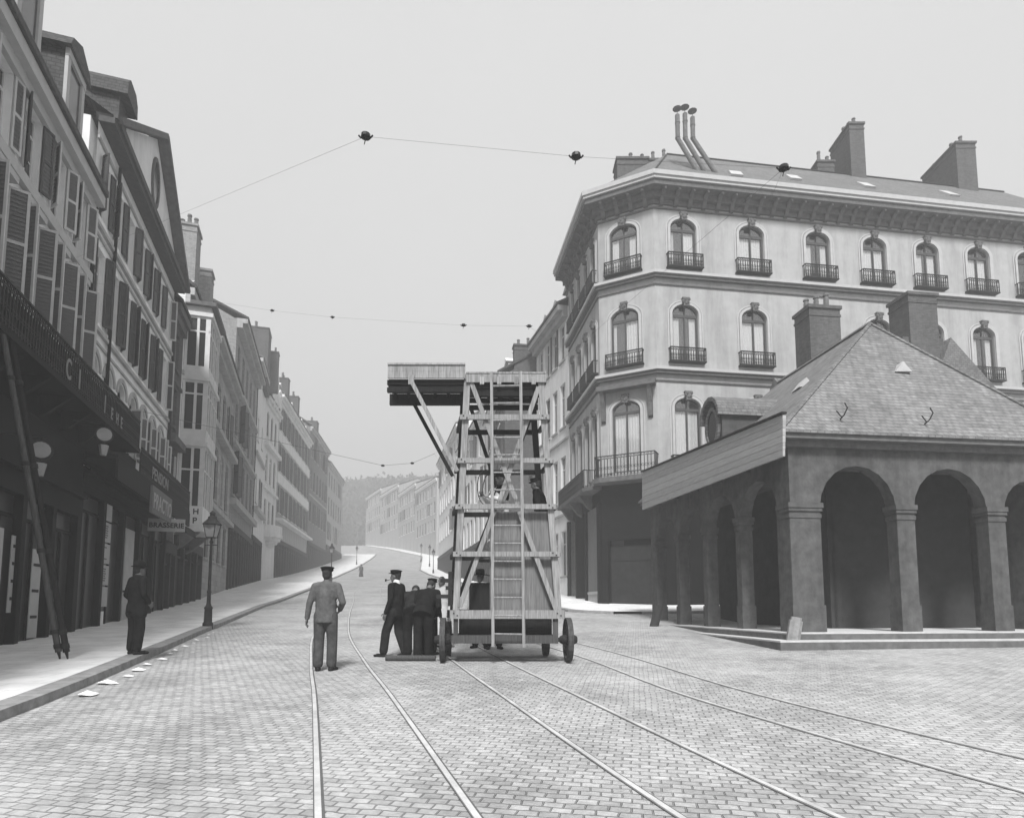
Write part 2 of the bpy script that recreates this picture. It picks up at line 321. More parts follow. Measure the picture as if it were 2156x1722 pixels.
def gable_roof(root, T, W, depth, z, rise, over=.35, m='slate', ends=0., x0=0, ridge=.5):
    r = MB(T); y0 = -over; a = z+.02
    P = [(y0, a), (y0, a+.12), (depth*ridge, z+rise+.12), (depth+over, a+.12), (depth+over, a), (depth*ridge, z+rise-.1)]
    # two slabs sharing the ridge
    r.prism([(y0, a), (depth*ridge, z+rise-.12), (depth*ridge, z+rise+.05), (y0, a+.17)], x0-ends, W+ends, 0)
    r.prism([(depth*ridge, z+rise-.12), (depth+over, a), (depth+over, a+.17), (depth*ridge, z+rise+.05)], x0-ends, W+ends, 0)
    o = r.build('roof', M[m], root)
    return o
# a town house: list of window rows, roof, cornice, shop; local x along the facade, y inward, z up from the ground at its start
def house(name, label, A, B, zb, eave, rows, cols, wall='grey', depth=9., roof='slate', rise=3.2, groundrow=None, group='houses lining the steep street', shopm='shop2', chim=(), sides=True, cornice=.35, cm='trim', bands=(), wstyle='dark', margin=.55, cat='house', dormers=0, shoph=3.6, downpipe=False, gable=True):
    A, B = Vector((A[0], A[1])), Vector((B[0], B[1])); d = B-A; W = d.length; rz = math.atan2(d.y, d.x)
    root = empty(name, (A.x, A.y, zb), rz, label, cat, group); T = Matrix(); H = eave-zb
    ops = []; wins = []
    sp = (W-2*margin)/cols
    for (z0, z1, w, rs, st_, sh_) in rows:
        for i in range(cols):
            st = st_ if random.random() < .6 else random.choice(('dark', 'white', 'paned')); sh = sh_ if sh_ or random.random() < .75 else (1, random.choice((3, 12, 40)), ('shutd', 'shutp')) if random.random() < .6 else None
            x = margin+sp*(i+.5); w_ = min(w, sp-.25); ops.append((x-w_/2, x+w_/2, z0-zb, z1-zb-rs, rs)); wins.append((x, z0-zb, w_, z1-z0-rs, rs, st, sh, sp))
    g0 = -2.5
    if shoph: ops.append((.12, W-.12, g0+.01, shoph, 0))
    m = MB(T); wall_open(m, W, H, ops, .2, g0)
    m.box(0, W, .205, depth, g0, H)
    if gable: m.prism([(.206, H), (depth-.001, H), (depth/2, H+rise-.15)], .003, W-.003, 0)
    # close the jamb ends
    for x in (0, W): m.face([(x, 0, g0), (x, .205, g0), (x, .205, H), (x, 0, H)])
    m.build('wall', M[wall], root)
    WL_ = []
    for (x, z0, w, h, rs, st, sh, spc) in wins:
        WL_.append(put_window(root, T, 0, x, z0, w, h, rs, st))
        if sh: put_shutters(root, T, 0, x, z0, w, h+(rs if rs < .2 else 0), sh[1] if isinstance(sh, tuple) else 4, sh[2] if isinstance(sh, tuple) else ('shutd', 'shutp'), half=min(w/2, (spc-w)/2-.02))
    t = MB(T)
    for (z0, z1, w, rs, st, sh) in rows:
        for i in range(cols):
            w_ = min(w, sp-.25); kk = ('sill', round(w_, 3), cm)
            if kk not in SHC: q_ = MB(); q_.box(-w_/2-.08, w_/2+.08, -.23, -.02, -.12, -.002); SHC[kk] = q_.mesh('sill', M[cm])
            link('sill', SHC[kk], WL_.pop(0))
    for zz, hh, oo in bands: q_ = MB(); q_.box(-.002, W+.002, -oo, .0-.002, zz-zb, zz-zb+hh); q_.build('string_course', M[cm], root)
    if cornice: t.prism([(-.002, H-.75), (-cornice*.55, H-.75), (-cornice*.55, H-.35), (-cornice, H-.35), (-cornice, H+.02), (-.002, H+.02)], -.005, W+.005, 0)
    if cornice: t.build('cornice', M[cm], root)
    if roof:
        r = gable_roof(root, T, W, depth, H, rise, cornice+.08, roof)
        for j in range(dormers):
            x = W*(j+.5)/dormers; k = MB(T); zz = H+.35; k.box(x-.55, x+.55, .5, 2.2, zz, zz+1.35); k.prism([(x-.7, zz+1.35), (x+.7, zz+1.35), (x, zz+1.85)], .3, 2.6, 1); k.m = 1; k.box(x-.35, x+.35, .47, .49, zz+.2, zz+1.2); k.build('dormer', [M[cm], M['pane']], r)
    for j, c in enumerate(chim): chimney(root, T, c[0]*W, depth/2 if len(c) < 4 else c[3], c[1], .9, H+rise-1.6, H+rise+c[2], 3+(j % 2), 'brick' if j % 2 == 0 else 'pbrick', j)
    if shoph: shop_front(root, T, W, shoph, max(2, int(W/1.6)), (shopm, 'pane'), g0)
    if downpipe: p = MB(T); p.tube([(W-.12, -.09, g0+.2), (W-.12, -.09, H-.3)], .055, 6); p.build('downpipe', M['iron'], root)
    return root
# ------------------------------------------------------------------ ground
def sheet(name, fy, x0, x1, ys, nx, m, dz=0., kind='structure'):
    b = MB(); rows = []
    for y in ys: rows.append([b.vert((x0+(x1-x0)*i/nx, y, fy(y)+dz)) for i in range(nx+1)])
    for A, B in zip(rows, rows[1:]):
        for i in range(nx): b.idx([A[i], A[i+1], B[i+1], B[i]])
    return tag(b.build(name, m, smooth=True), kind=kind)
ys = [-60, -30, -15]+[k*1. for k in range(-10, 60)]+[60+3*k for k in range(0, 80)]+[310, 340, 380, 440, 520, 600]
sheet('road', Z, -320, 320, ys, 8, M['setts'])
def strip(name, L, R, y0, y1, step, h, mats, face=True, skirt=.4):
    b = MB(); y = y0; rows = []
    while y <= y1+.01:
        z = Z(y)+h; rows.append((L(y), R(y), y, z)); y += step if y < 60 else step*3
    for a, c in zip(rows, rows[1:]):
        b.m = 0; b.face([(a[0], a[2], a[3]), (a[1]-.3 if face == 'r' else a[1], a[2], a[3]), (c[1]-.3 if face == 'r' else c[1], c[2], c[3]), (c[0], c[2], c[3])])
        if face == 'r':
            b.m = 1; b.face([(a[1]-.3, a[2], a[3]+.0), (a[1], a[2], a[3]-.01), (c[1], c[2], c[3]-.01), (c[1]-.3, c[2], c[3])]); b.face([(a[1], a[2], a[3]-.01), (a[1]+.02, a[2], a[3]-skirt), (c[1]+.02, c[2], c[3]-skirt), (c[1], c[2], c[3]-.01)])
    return tag(b.build(name, mats), kind='structure')
strip('left_pavement', lambda y: LX(y)-1.2, lambda y: lerp(LK, y), -12, 158, 1.4, .13, [M['pave'], M['kerb']], 'r')
RWP = [(27, 3.2), (32.4, 4.6), (39.9, 3.65), (46, 2.0), (60, -2.3), (103, -12.3), (150, -18.5), (185, -34), (225, -54)]
def rpave():
    b = MB(); pts = [(-15.5, 103), (-12.3, 90), (-4.2, 60), (-1.2, 46), (.6, 39), (1.9, 30), (2.6, 27.3), (4.3, 26.3), (9.5, 26.9), (40, 31), (40, 34), (7.5, 34), (5.5, 33.5), (5.2, 45), (2, 60), (-10.5, 104)]
    # front of the paving follows the kerb; triangulate as strips on a fine grid of y
    def left(y):
        return lerp([(26.3, 4.3), (27.3, 2.6), (30, 1.9), (39, .6), (46, -1.2), (60, -4.2), (90, -12.3), (103, -15.5), (150, -22), (185, -37.5), (225, -57)], y)
    y = 26.3; rows = []
    while y < 224: rows.append(y); y += .7 if y < 60 else 3
    for a, c in zip(rows, rows[1:]):
        ra = lerp([(26.3, 5.5), (31.2, 40)], a) if a < 31.2 else (40 if a < 34 else lerp(RWP, a)+1.2); rc = lerp([(26.3, 5.5), (31.2, 40)], c) if c < 31.2 else (40 if c < 34 else lerp(RWP, c)+1.2)
        za, zc = Z(a)+.12, Z(c)+.12
        b.m = 0; b.face([(left(a)+.28, a, za), (ra, a, za), (rc, c, zc), (left(c)+.28, c, zc)])
        b.m = 1; b.face([(left(a), a, za-.01), (left(a)+.28, a, za), (left(c)+.28, c, zc), (left(c), c, zc-.01)]); b.face([(left(a)-.02, a, za-.4), (left(a), a, za-.01), (left(c), c, zc-.01), (left(c)-.02, c, zc-.4)])
        if a < 31.2: b.face([(ra, a, za), (rc, c, zc), (rc+.02, c-.02, zc-.4), (ra+.02, a-.02, za-.4)])
    tag(b.build('right_pavement', [M['pave'], M['kerb']]), kind='structure')
rpave()
def smooth_poly(P, n=6):
    out = []
    for i in range(len(P)-1):
        p0, p1, p2, p3 = P[max(i-1, 0)], P[i], P[i+1], P[min(i+2, len(P)-1)]
        for k in range(n):
            t = k/n; out.append(tuple(.5*((2*p1[j])+(-p0[j]+p2[j])*t+(2*p0[j]-5*p1[j]+4*p2[j]-p3[j])*t*t+(-p0[j]+3*p1[j]-3*p2[j]+p3[j])*t**3) for j in (0, 1)))
    return out+[P[-1]]
def track(name, P, gauge=.96, shift=0):
    b = MB(); Q = smooth_poly([(p[0]+shift, p[1]) for p in P])
    for off in (0, gauge):
        nrm = []
        for i, p in enumerate(Q):
            a, c = Q[max(i-1, 0)], Q[min(i+1, len(Q)-1)]; d = Vector((c[0]-a[0], c[1]-a[1])).normalized(); nrm.append(Vector((d.y, -d.x)))
        def pt(i, o, dz): n = nrm[i]; x, y = Q[i][0]+n.x*o, Q[i][1]+n.y*o; return (x, y, Z(y)+dz)
        for i in range(len(Q)-1):
            for mi, o0, o1, dz in ((0, -.022, .022, .016), (1, .022, .042, .008), (1, -.03, -.022, .008)):
                b.m = mi; b.face([pt(i, off+o0, dz), pt(i, off+o1, dz), pt(i+1, off+o1, dz), pt(i+1, off+o0, dz)])
            b.m = 0; b.face([pt(i, off+.022, .016), pt(i, off+.022, .0), pt(i+1, off+.022, .0), pt(i+1, off+.022, .016)]); b.face([pt(i, off-.022, .0), pt(i, off-.022, .016), pt(i+1, off-.022, .016), pt(i+1, off-.022, .0)])
    return tag(b.build(name, [M['steel'], M['groove']]), kind='structure')
T1 = [(.4, -1), (-1.05, 3.5), (-2.55, 8.1), (-3.7, 11.5), (-5.55, 17.4), (-7.8, 26), (-10.2, 36), (-12.9, 47), (-17.2, 70), (-19.2, 92), (-21.5, 112), (-27, 150), (-36, 185), (-50, 215)]
T2 = [(2.9, -1), (1.25, 3.5), (-.08, 8.1), (-1.36, 12.8), (-3.7, 22), (-6.4, 32), (-9.8, 46), (-14.2, 70), (-16.3, 92), (-18.5, 112), (-23.5, 150), (-32.5, 185), (-47, 215)]
T3 = [(6.4, -1), (4.1, 3.5), (2.35, 8.1), (1.3, 12.8), (-.9, 20), (-3.6, 29), (-6.2, 36), (-8.6, 43)]
track('tram_track', T1); track('tram_track', T2); track('tram_track', T3)
# ------------------------------------------------------------------ left row
G1 = 'houses on the shaded left side of the street'
sideA, sideB = 2.5, 17.0
def LP(y): return (LX(y), y)
# L1 : pale house with balcony and dark mansard
def left_one():
    A, B = Vector(LP(sideA)), Vector(LP(sideB)); W = (B-A).length; d = B-A; rz = math.atan2(d.y, d.x); zb = .2
    root = empty('corner_shop_house', (A.x, A.y, zb), rz, 'pale rendered house at far left with long iron balcony, open shutters and dark mansard roof', 'house', G1); T = Matrix()
    H = 13.45-zb; ops = [(.05, W-.05, -1, 6.35, 0)]; wins = []
    n = 10; sp = (W-.4)/n
    for i in range(n):
        x = .2+sp*(i+.5); ops.append((x-.42, x+.42, 7.1-zb, 10.45-zb, 0)); wins.append((x, 7.1-zb, .84, 3.35, 0)); ops.append((x-.42, x+.42, 11.25-zb, 12.9-zb, 0)); wins.append((x, 11.25-zb, .84, 1.65, 1))
    m = MB(); wall_open(m, W, H, ops, .2, -1); m.box(0, W, .205, 9, -1, H); m.face([(W, 0, -1), (W, .205, -1), (W, .205, H), (W, 0, H)]); m.build('wall', M['cream'], root)
    for x, z, w, h, k in wins:
        put_window(root, T, 0, x, z, w, h, 0, 'paned')
        if k == 1: put_shutters(root, T, 0, x, z, w, h, (15+random.random()*35, 10+random.random()*40), ('shutw' if random.random() < .4 else 'shutd', 'shutp'), half=.31)
        if k == 0: put_shutters(root, T, 0, x, z+.9, w, 2.4, (70+random.random()*20, 55+random.random()*25), ('shutw', 'shutp'), half=.4)
    t = MB(); t.box(0, W, -.14, -.002, 10.78-zb, 11.05-zb); t.box(0, W+.01, -.3, -.002, H-.3, H+.02); t.box(0, W, -.12, -.002, H-.55, H-.3)
    for x, z, w, h, k in wins:
        if k == 0: t.box(x-.52, x+.52, -.2, -.002, z+h+.05, z+h+.2)
    t.build('cornice', M['trim'], root)
    dk = MB(); dk.box(.1, W-.1, -.06, -.003, 4.0, 6.95); 
    # mansard: steep dark slope with dormers, flatter top
    r = MB(); r.prism([(-.38, H+.03), (-.38, H+.22), (-.1, H+.3), (1.5, H+4.2), (4.5, H+5.3), (7.5, H+4.2), (9.1, H+.3), (9.1, H+.03)], 0, W, 0); ro = r.build('roof', M['slated'], root)
    for i in range(5):
        x = W-1.9-i*2.7; k = MB(); z0 = H+.7; k.m = 0; k.box(x-.55, x+.55, .02, 1.6, z0, z0+1.7); k.m = 1; k.prism([(x-.75, z0+1.7), (x+.75, z0+1.7), (x+.6, z0+2.0), (x, z0+2.3), (x-.6, z0+2.0)], -.15, 2., 1)
        for s in (-1, 1): k.m = 2; k.box(x+s*.5-.09, x+s*.5+.09, -.06, .02, z0, z0+1.7)
        k.box(x-.6, x+.6, -.08, .015, z0+1.5, z0+1.7); k.m = 3; k.box(x-.4, x+.4, -.01, .019, z0+.1, z0+1.5); k.build('dormer', [M['slated'], M['slated'], M['trim'], M['pane']], ro)
    # signboard floor below the balcony and shopfront
    sf = shop_front(root, T, W, 6.34, 9, ('shop', 'shopg'), -1, -.02, fas=1.9); 
    # balcony
    XB = W+2.5; s = MB(); s.box(0, W, -.95, -.004, 6.5-zb, 6.64-zb); s.box(W, XB, -.95, -.16, 6.5-zb, 6.64-zb)
    for i in range(12): x = .5+(W-1)*i/11; s.prism([(-.85, 6.5-zb), (-.2, 6.5-zb), (-.2, 6.0-zb), (-.35, 6.05-zb)], x-.06, x+.06, 0)
    s.build('balcony_slab', M['woodd'], root)
    q = MB(); railing(q, 0.03, XB-.03, 6.64-zb, 7.55-zb, -.9, True, .13, .014); q.m = 0
    q.box(.05, XB-.05, -.86, -.845, 6.68-zb, 7.36-zb)
    qo = q.build('balcony_railing', M['iron'], root)
    for txt, xx, sz in (('C', W-3.9, .5), ('I', W-3.1, .5), ('I', W-1.2, .5), ('E', W-.6, .34), ('H', W-.15, .34), ('E', W+.3, .34)): letters(qo, txt, (xx, -.945, 6.74-zb), sz, 'lettergrey', squash=.7)
    p = MB(); p.tube([(W-.05, -.1, 0), (W-.05, -.1, H-.35)], .06, 8); p.build('downpipe', M['iron'], root)
    # posters and pale blinds in the shop windows
    def panel(x0, x1, z0, z1, name='window_notice', m='board', rows=0, yy=-.07):
        k = MB(); k.box(x0, x1, yy-.02, yy, z0, z1)
        if rows:
            k.m = 1
            for j in range(rows):
                zz = z1-(z1-z0)*(j+.6)/(rows+.4); k.box(x0+.12*(x1-x0), x1-.12*(x1-x0), yy-.024, yy-.021, zz-.035, zz+.035)
        k.build(name, [M[m], M['letterd']], sf)
    for i, (x0, x1, z0, z1, rr) in enumerate(((W-3.7, W-3.15, 1.2, 2.9, 4), (W-2.6, W-2.1, .6, 2.7, 3), (W-4.6, W-4.1, 1.6, 3., 0))): panel(x0, x1, z0, z1, rows=rr, m='grey' if i == 0 else 'board')
    a = MB(); P = [(W-5.5, 2.4), (W-5.5, 3.6), (W-4.75, 3.6), (W-4.75, 2.2)]; a.prism(P, -.09, -.06, 1); a.build('fanlight_blind', M['board'], sf)
    return root, sf
def letters(parent, txt, loc, size, m='letter', rz=0, rx=PI/2, ext=.006, align='LEFT', squash=1.):
    c = bpy.data.curves.new('lettering', 'FONT'); c.body = txt; c.size = size*1.35; c.extrude = ext; c.offset = .008; c.materials.append(M[m]); c.align_x = align; c.space_character = 1.05
    t_ = bpy.data.objects.new('tmp', c); COL.objects.link(t_); dg = bpy.context.evaluated_depsgraph_get(); me = bpy.data.meshes.new_from_object(t_.evaluated_get(dg)); bpy.data.objects.remove(t_)
    o = bpy.data.objects.new('lettering', me); COL.objects.link(o); o.parent = parent; o.location = loc; o.rotation_euler = (rx, 0, rz); o.scale = (squash, 1, 1); return o
L1, L1shop = left_one()
# L2 : long house with three floors of shutters, arched first-floor windows and a pediment
def left_two():
    y0, y1 = sideB, 27.0; A, B = Vector(LP(y0)), Vector(LP(y1)); d = B-A; W = d.length; rz = math.atan2(d.y, d.x); zb = Z(y0)+.1
    root = empty('shuttered_house', (A.x, A.y, zb), rz, 'long pale house with rows of dark shutters and a triangular pediment with oval window', 'house', G1); T = Matrix(); H = 15.95-zb
    n = 7; sp = 1.40; x_ = [.85+sp*i for i in range(n)]; ops = [(.05, W-.05, -1, 5.6-zb, 0)]; wins = []
    for x in x_:
        ops.append((x-.43, x+.43, 13.25-zb, 15.05-zb, 0)); wins.append((x, 13.25-zb, .86, 1.8, 0, 0)); ops.append((x-.43, x+.43, 10.1-zb, 12.3-zb, 0)); wins.append((x, 10.1-zb, .86, 2.2, 0, 1))
        ops.append((x-.42, x+.42, 6.95-zb, 8.65-zb, .42)); wins.append((x, 6.95-zb, .84, 1.7, .42, 2))
    m = MB(); wall_open(m, W, H, ops, .2, -1.2); m.box(0, W, .205, 9, -1.2, H); m.build('wall', M['cream'], root)
    for i, (x, z, w, h, r, k) in enumerate(wins):
        put_window(root, T, 0, x, z, w, h, r, 'paned' if k < 2 else 'dark')
        a = random.random()
        if k < 2: put_shutters(root, T, 0, x, z, w, h, (12+38*a, 10+35*(1-a)) if i < len(wins)-3 else (12, 80), ('shutw' if (x > W-1.5) else 'shutd', 'shutd' if i % 3 else 'shutp'), half=.28)
        elif x > 4.5: put_shutters(root, T, 0, x, z+.0, w, 1.6, (78, 40+a*30), ('shutw', 'shutp'), half=.42)
    t = MB()
    for zz, hh, oo in ((12.8, .12, .1), (12.55, .08, .05), (9.75, .12, .1), (9.4, .08, .05), (15.3, .1, .06)): t.box(0, W, -oo, -.002, zz-zb, zz-zb+hh)
    for x in x_:
        O = arcpts(x-.62, x+.62, 8.65-zb, .62); I = arcpts(x-.47, x+.47, 8.65-zb, .47)
        for (a, b), (c, e) in zip(zip(O, O[1:]), zip(I, I[1:])): t.prism([a, b, e, c], -.05, -.002, 1)
    t.build('string_course', M['grey'], root)
    e = MB(); e.box(-.02, W, -.42, -.002, H-.12, H+.06); e.box(-.02, W, -.5, -.38, H+.06, H+.28); e.build('eave', M['shutd'], root)
    r = gable_roof(root, T, W, 9., H+.1, 3.2, .42, 'slated')
    for i, x in enumerate((.9, )):
        k = MB(); z0 = H+.3; k.box(x-.4, x+.4, -.35, 1.2, z0, z0+.9)
        k.prism([(x-.55, z0+.9), (x+.55, z0+.9), (x+.52, z0+1.3), (x+.3, z0+1.55), (x-.3, z0+1.55), (x-.52, z0+1.3)], -.6, 1.4, 1); k.build('dormer', [M['slated']], r)
    # pediment
    xl, xr = .3, W+.05; xm = (xl+xr)/2+.05; zt = 3.75; p = MB(); p.prism([(xl+.3, H+.31), (xr-.3, H+.31), (xm, H+zt-.2)], -.2, .6, 1); po = p.build('pediment', M['white'], root)
    c = MB()
    for a, b in (((xl-.2, H+.1), (xm, H+zt)), ((xr+.2, H+.1), (xm, H+zt))):
        c.bar((a[0], -.25, a[1]), (b[0], -.25, b[1]), .7, .2, (0, 0, 1)); 
    c.build('raking_cornice', M['trimd'], po)
    rr = MB(); rr.prism([(xl, H+.31), (xr, H+.31), (xm, H+zt-.05)], .61, 4.6, 1); rr.build('pediment_roof', M['slate'], po)
    ov = MB(); ov.prism([(xm+.42*math.cos(k*PI/8), H+1.75+.85*math.sin(k*PI/8)) for k in range(16)], -.23, -.2, 1); ov.m = 1; O = [(xm+.55*math.cos(k*PI/8), H+1.75+1.*math.sin(k*PI/8)) for k in range(17)]; I = [(xm+.42*math.cos(k*PI/8), H+1.75+.85*math.sin(k*PI/8)) for k in range(17)]
    for (a, b), (cc, ee) in zip(zip(O, O[1:]), zip(I, I[1:])): ov.prism([a, b, ee, cc], -.27, -.2, 1)
    ov.build('oval_window', [M['pane'], M['trimd']], po)
    sf = shop_front(root, T, W, 5.62-zb, 5, ('shop', 'shopg'), -1.2, -.02, fas=.2)
    s = MB(); s.box(.02, W+.3, -1.0, -.02, 5.74-zb, 5.86-zb); s.box(.02, W+.3, -1.02, -.95, 5.15-zb, 5.74-zb); s.box(.02, W, -.2, -.01, 5.63-zb, 5.73-zb); s.box(.02, 5.6, -.06, -.012, 5.87-zb, 6.9-zb); s.build('balcony_slab', M['woodd'], root)  # last strip is a dark board added over the pale wall below the arches
    q = MB(); railing(q, 2.55, W+.28, 5.86-zb, 6.72-zb, -.97, True, .13, .014); q.box(2.55, W+.28, -.94, -.925, 5.9-zb, 6.55-zb); qo = q.build('balcony_railing', M['iron'], root)
    letters(qo, 'PENSION', (W-6.6, -1.0, 5.98-zb), .44, 'lettergrey')
    k = MB(); k.box(W-6.9, W-3.9, -1.12, -1.04, 4.75-zb, 5.68-zb); so = k.build('signboard', M['shutp'], root); letters(so, 'PRACTIO', (W-6.8, -1.135, 4.93-zb), .56, 'letter', squash=.85)
    k = MB(); k.box(W-3.35, W-3.3, -1.5, -.2, 4.5-zb, 5.0-zb); so2 = k.build('projecting_sign', M['board'], root); letters(so2, 'BRASSERIE', (W-3.362, -.24, 4.65-zb), .2, 'letterd', rz=-PI/2, squash=.95)
    aw = MB(); aw.prism([(-.3, 5.1-zb), (-1.3, 4.9-zb), (-1.32, 4.6-zb), (-1.25, 4.8-zb), (-.3, 4.95-zb)], W-1.9, W+.2, 0); aw.build('awning', M['cloth2'], root)
    # notice door of pale panels, pale door
    nd = MB(); xx = 2.1
    for j in range(5):
        z0 = 1.55-zb+j*.68; nd.m = 0; nd.box(xx, xx+.9, -.12, -.08, z0, z0+.62)
        if j < 4 and j > 0:
            nd.m = 1; nn = (3, 1, 3, 3)[j-1]
            for q2 in range(nn*2): zz = z0+.14+.36*q2/max(nn*2-1, 1); nd.box(xx+.16+.03*(q2 % 2), xx+.6-.05*((q2+j) % 2), -.124, -.121, zz-.022, zz+.022)
    nd.build('notice_panel', [M['board'], M['shutp']], sf)
    g = MB()
    for j in range(3): g.box(xx+.1+j*.2, xx+.22+j*.2, -.12, -.09, .85-zb, 1.4-zb)
    g.build('notice_card', M['paper'], sf)
    k = MB(); k.box(4.65, 5.75, -.12, -.08, .9-zb, 4.3-zb); k.m = 1; k.box(4.6, 5.8, -.13, -.121, 2.05-zb, 2.12-zb); k.build('door', [M['board'], M['shop']], sf)
    p = MB(); p.tube([(.55+sp*.9, -.1, 7.5-zb), (.55+sp*.9, -.1, H-.3)], .05, 6); p.build('downpipe', M['iron'], root); p = MB(); p.tube([(W-.1, -.1, 0), (W-.1, -.1, H-.3)], .05, 6); p.build('downpipe', M['iron'], root)
    return root
L2 = left_two()
# L3 : narrow brick house
house('brick_house', 'narrow brown brick house between the shuttered house and the bay-windowed house', LP(27.0), LP(29.2), Z(27)+.1, 15.4, [(12.6, 14.3, .7, 0, 'white', None), (9.9, 11.7, .7, 0, 'white', None), (6.4, 8.6, .8, 0, 'white', (1, 8, ('shutw', 'shutp')))], 1, 'brick', 8, 'slated', 4.2, group=G1, chim=((.4, 1.3, .9), (1.1, 1.2, 2.2)), bands=((8.95, .35, .35), (11.9, .15, .08)), cornice=.3, cm='trimd', shoph=3.2)
# L4 : bay window house
def left_four():
    y0, y1 = 29.2, 36.2
    root = house('bay_window_house', 'house with a tall white projecting bay window over a lettered parapet', LP(y0), LP(y1), Z(y0)+.1, 17.3, [(13.4, 15.6, .9, 0, 'white', None), (9.9, 12., .9, 0, 'white', None), (6.3, 8.7, .9, 0, 'white', None)], 4, 'cream', 9, 'slated', 3.5, group=G1, chim=((.1, 1.5, 1.0), ), cornice=.4, bands=((12.9, .2, .1), ), shoph=3.6, dormers=3)
    zb = Z(y0)+.1; X0, X1, PR = .25, 3.3, 1.15
    b = MB(); b.m = 0; b.box(X0-.06, X1+.06, -PR-.08, -.002, 5.2-zb, 5.5-zb); b.box(X0, X1, -PR, -.002, 5.5-zb, 6.45-zb); 
    for z0, z1 in ((6.45, 9.3), (10.25, 12.6), (13.45, 15.9)):
        # corner posts, mullions, heads
        for x in (X0, X0+.62, X0+1.25, X1-1.28, X1-.65, X1-.1): b.box(x, x+.1, -PR, -PR+.1, z0-zb, z1-zb)
        for s in (X0, X1-.12):
            for yy in (-PR+.1, -PR/2-.08, -.14): b.box(s, s+.12, yy, yy+.12, z0-zb, z1-zb)
            b.box(s+.02, s+.1, -PR+.1, -.02, z0-zb+1.75, z0-zb+1.83)
        b.box(X0, X1, -PR+.01, -PR+.09, z0-zb+1.75, z0-zb+1.83)
    for z0, z1 in ((9.3, 10.25), (12.6, 13.45), (15.9, 16.5)):
        b.box(X0, X1, -PR, -.002, z0-zb, z1-zb); b.box(X0-.08, X1+.08, -PR-.1, -.002, z0-zb+.1, z0-zb+.3)
        for x in (X0+.3, X0+1.6): b.box(x, x+1.1, -PR-.02, -PR, z0-zb+.38, z1-zb-.06) if z1-z0 > .8 else None
    bo = b.build('bay_window', M['sashw'], root)
    g = MB()
    for z0, z1 in ((6.46, 9.29), (10.26, 12.59), (13.46, 15.89)): g.box(X0+.07, X1-.07, -PR+.06, -.002, z0-zb, z1-zb)
    g.build('pane', M['pane'], bo)
    r = MB(); r.prism([(X0-.25, -PR-.25), (X1+.25, -PR-.25), (X1+.25, -.002), (X0-.25, -.002)], 16.5-zb, 16.7-zb); r.build('bay_cornice', M['trimd'], bo)
    c = MB(); c.prism([(-.02, 5.2-zb), (-PR+.1, 5.2-zb), (-.35, 4.5-zb), (-.02, 4.3-zb)], X0+.1, X0+.4, 0); c.build('bay_bracket', M['trimd'], bo); c = MB(); c.prism([(-.02, 5.2-zb), (-PR+.1, 5.2-zb), (-.35, 4.5-zb), (-.02, 4.3-zb)], X1-.4, X1-.1, 0); c.build('bay_bracket', M['trimd'], bo)
    w = MB(); w.box(X0-.005, X0-.001, -PR+.03, -.05, 5.52-zb, 6.43-zb); w.box(X0+.03, X1-.03, -PR-.005, -PR-.001, 5.52-zb, 6.43-zb); w.build('parapet_panel', M['white'], bo)
    letters(bo, 'H', (X0-.012, -PR+.42, 6.05-zb), .28, 'letterd', rz=-PI/2); letters(bo, 'P', (X0-.012, -PR+.42, 5.6-zb), .3, 'letterd', rz=-PI/2)
    return root
left_four()
# L5.. further houses
house('pilastered_house', 'dark stone house with tall pilasters just beyond the bay window', LP(36.2), LP(47.5), Z(36)+.1, 18.3, [(13.6, 16.6, 1.5, .3, 'dark', None), (8.6, 12.2, 1.5, .3, 'dark', None), (4.6, 7.4, 1.5, 0, 'dark', None)], 4, 'ashlar', 10, 'slated', 2.6, group=G1, bands=((12.7, .35, .5), (7.7, .3, .4)), cornice=.7, cm='grey', shoph=0, margin=.7)
house('tall_brick_house', 'tall brick-sided house with dark eave rising above the pilastered house', LP(47.5), LP(61.5), Z(47.5)+.1, 24.6, [(20.2, 23., 1.3, 0, 'dark', None), (15.4, 18.6, 1.3, 0, 'dark', None), (10.6, 14., 1.3, 0, 'dark', None)], 5, 'pbrick', 12, 'slated', 3.2, group=G1, bands=((19.2, .3, .3), (14.5, .3, .3), (9.6, .5, .5)), cornice=.8, cm='grey', shoph=5.5, chim=((.95, 2.6, 2.0), (.2, 1.8, 1.2)), downpipe=True)
house('blank_white_house', 'white-fronted house with few windows beyond the tall brick house', LP(61.5), LP(69.5), Z(61.5)+.1, 27.2, [(19., 21.5, 1., 0, 'white', None), (12.5, 15.5, 1.2, 0, 'dark', None)], 2, 'white', 12, 'slate', 2.6, group=G1, bands=((17.2, .3, .3), (11.4, .4, .5)), cornice=.5, shoph=5., shopm='shop', chim=((.9, 3.2, 2.6), ))
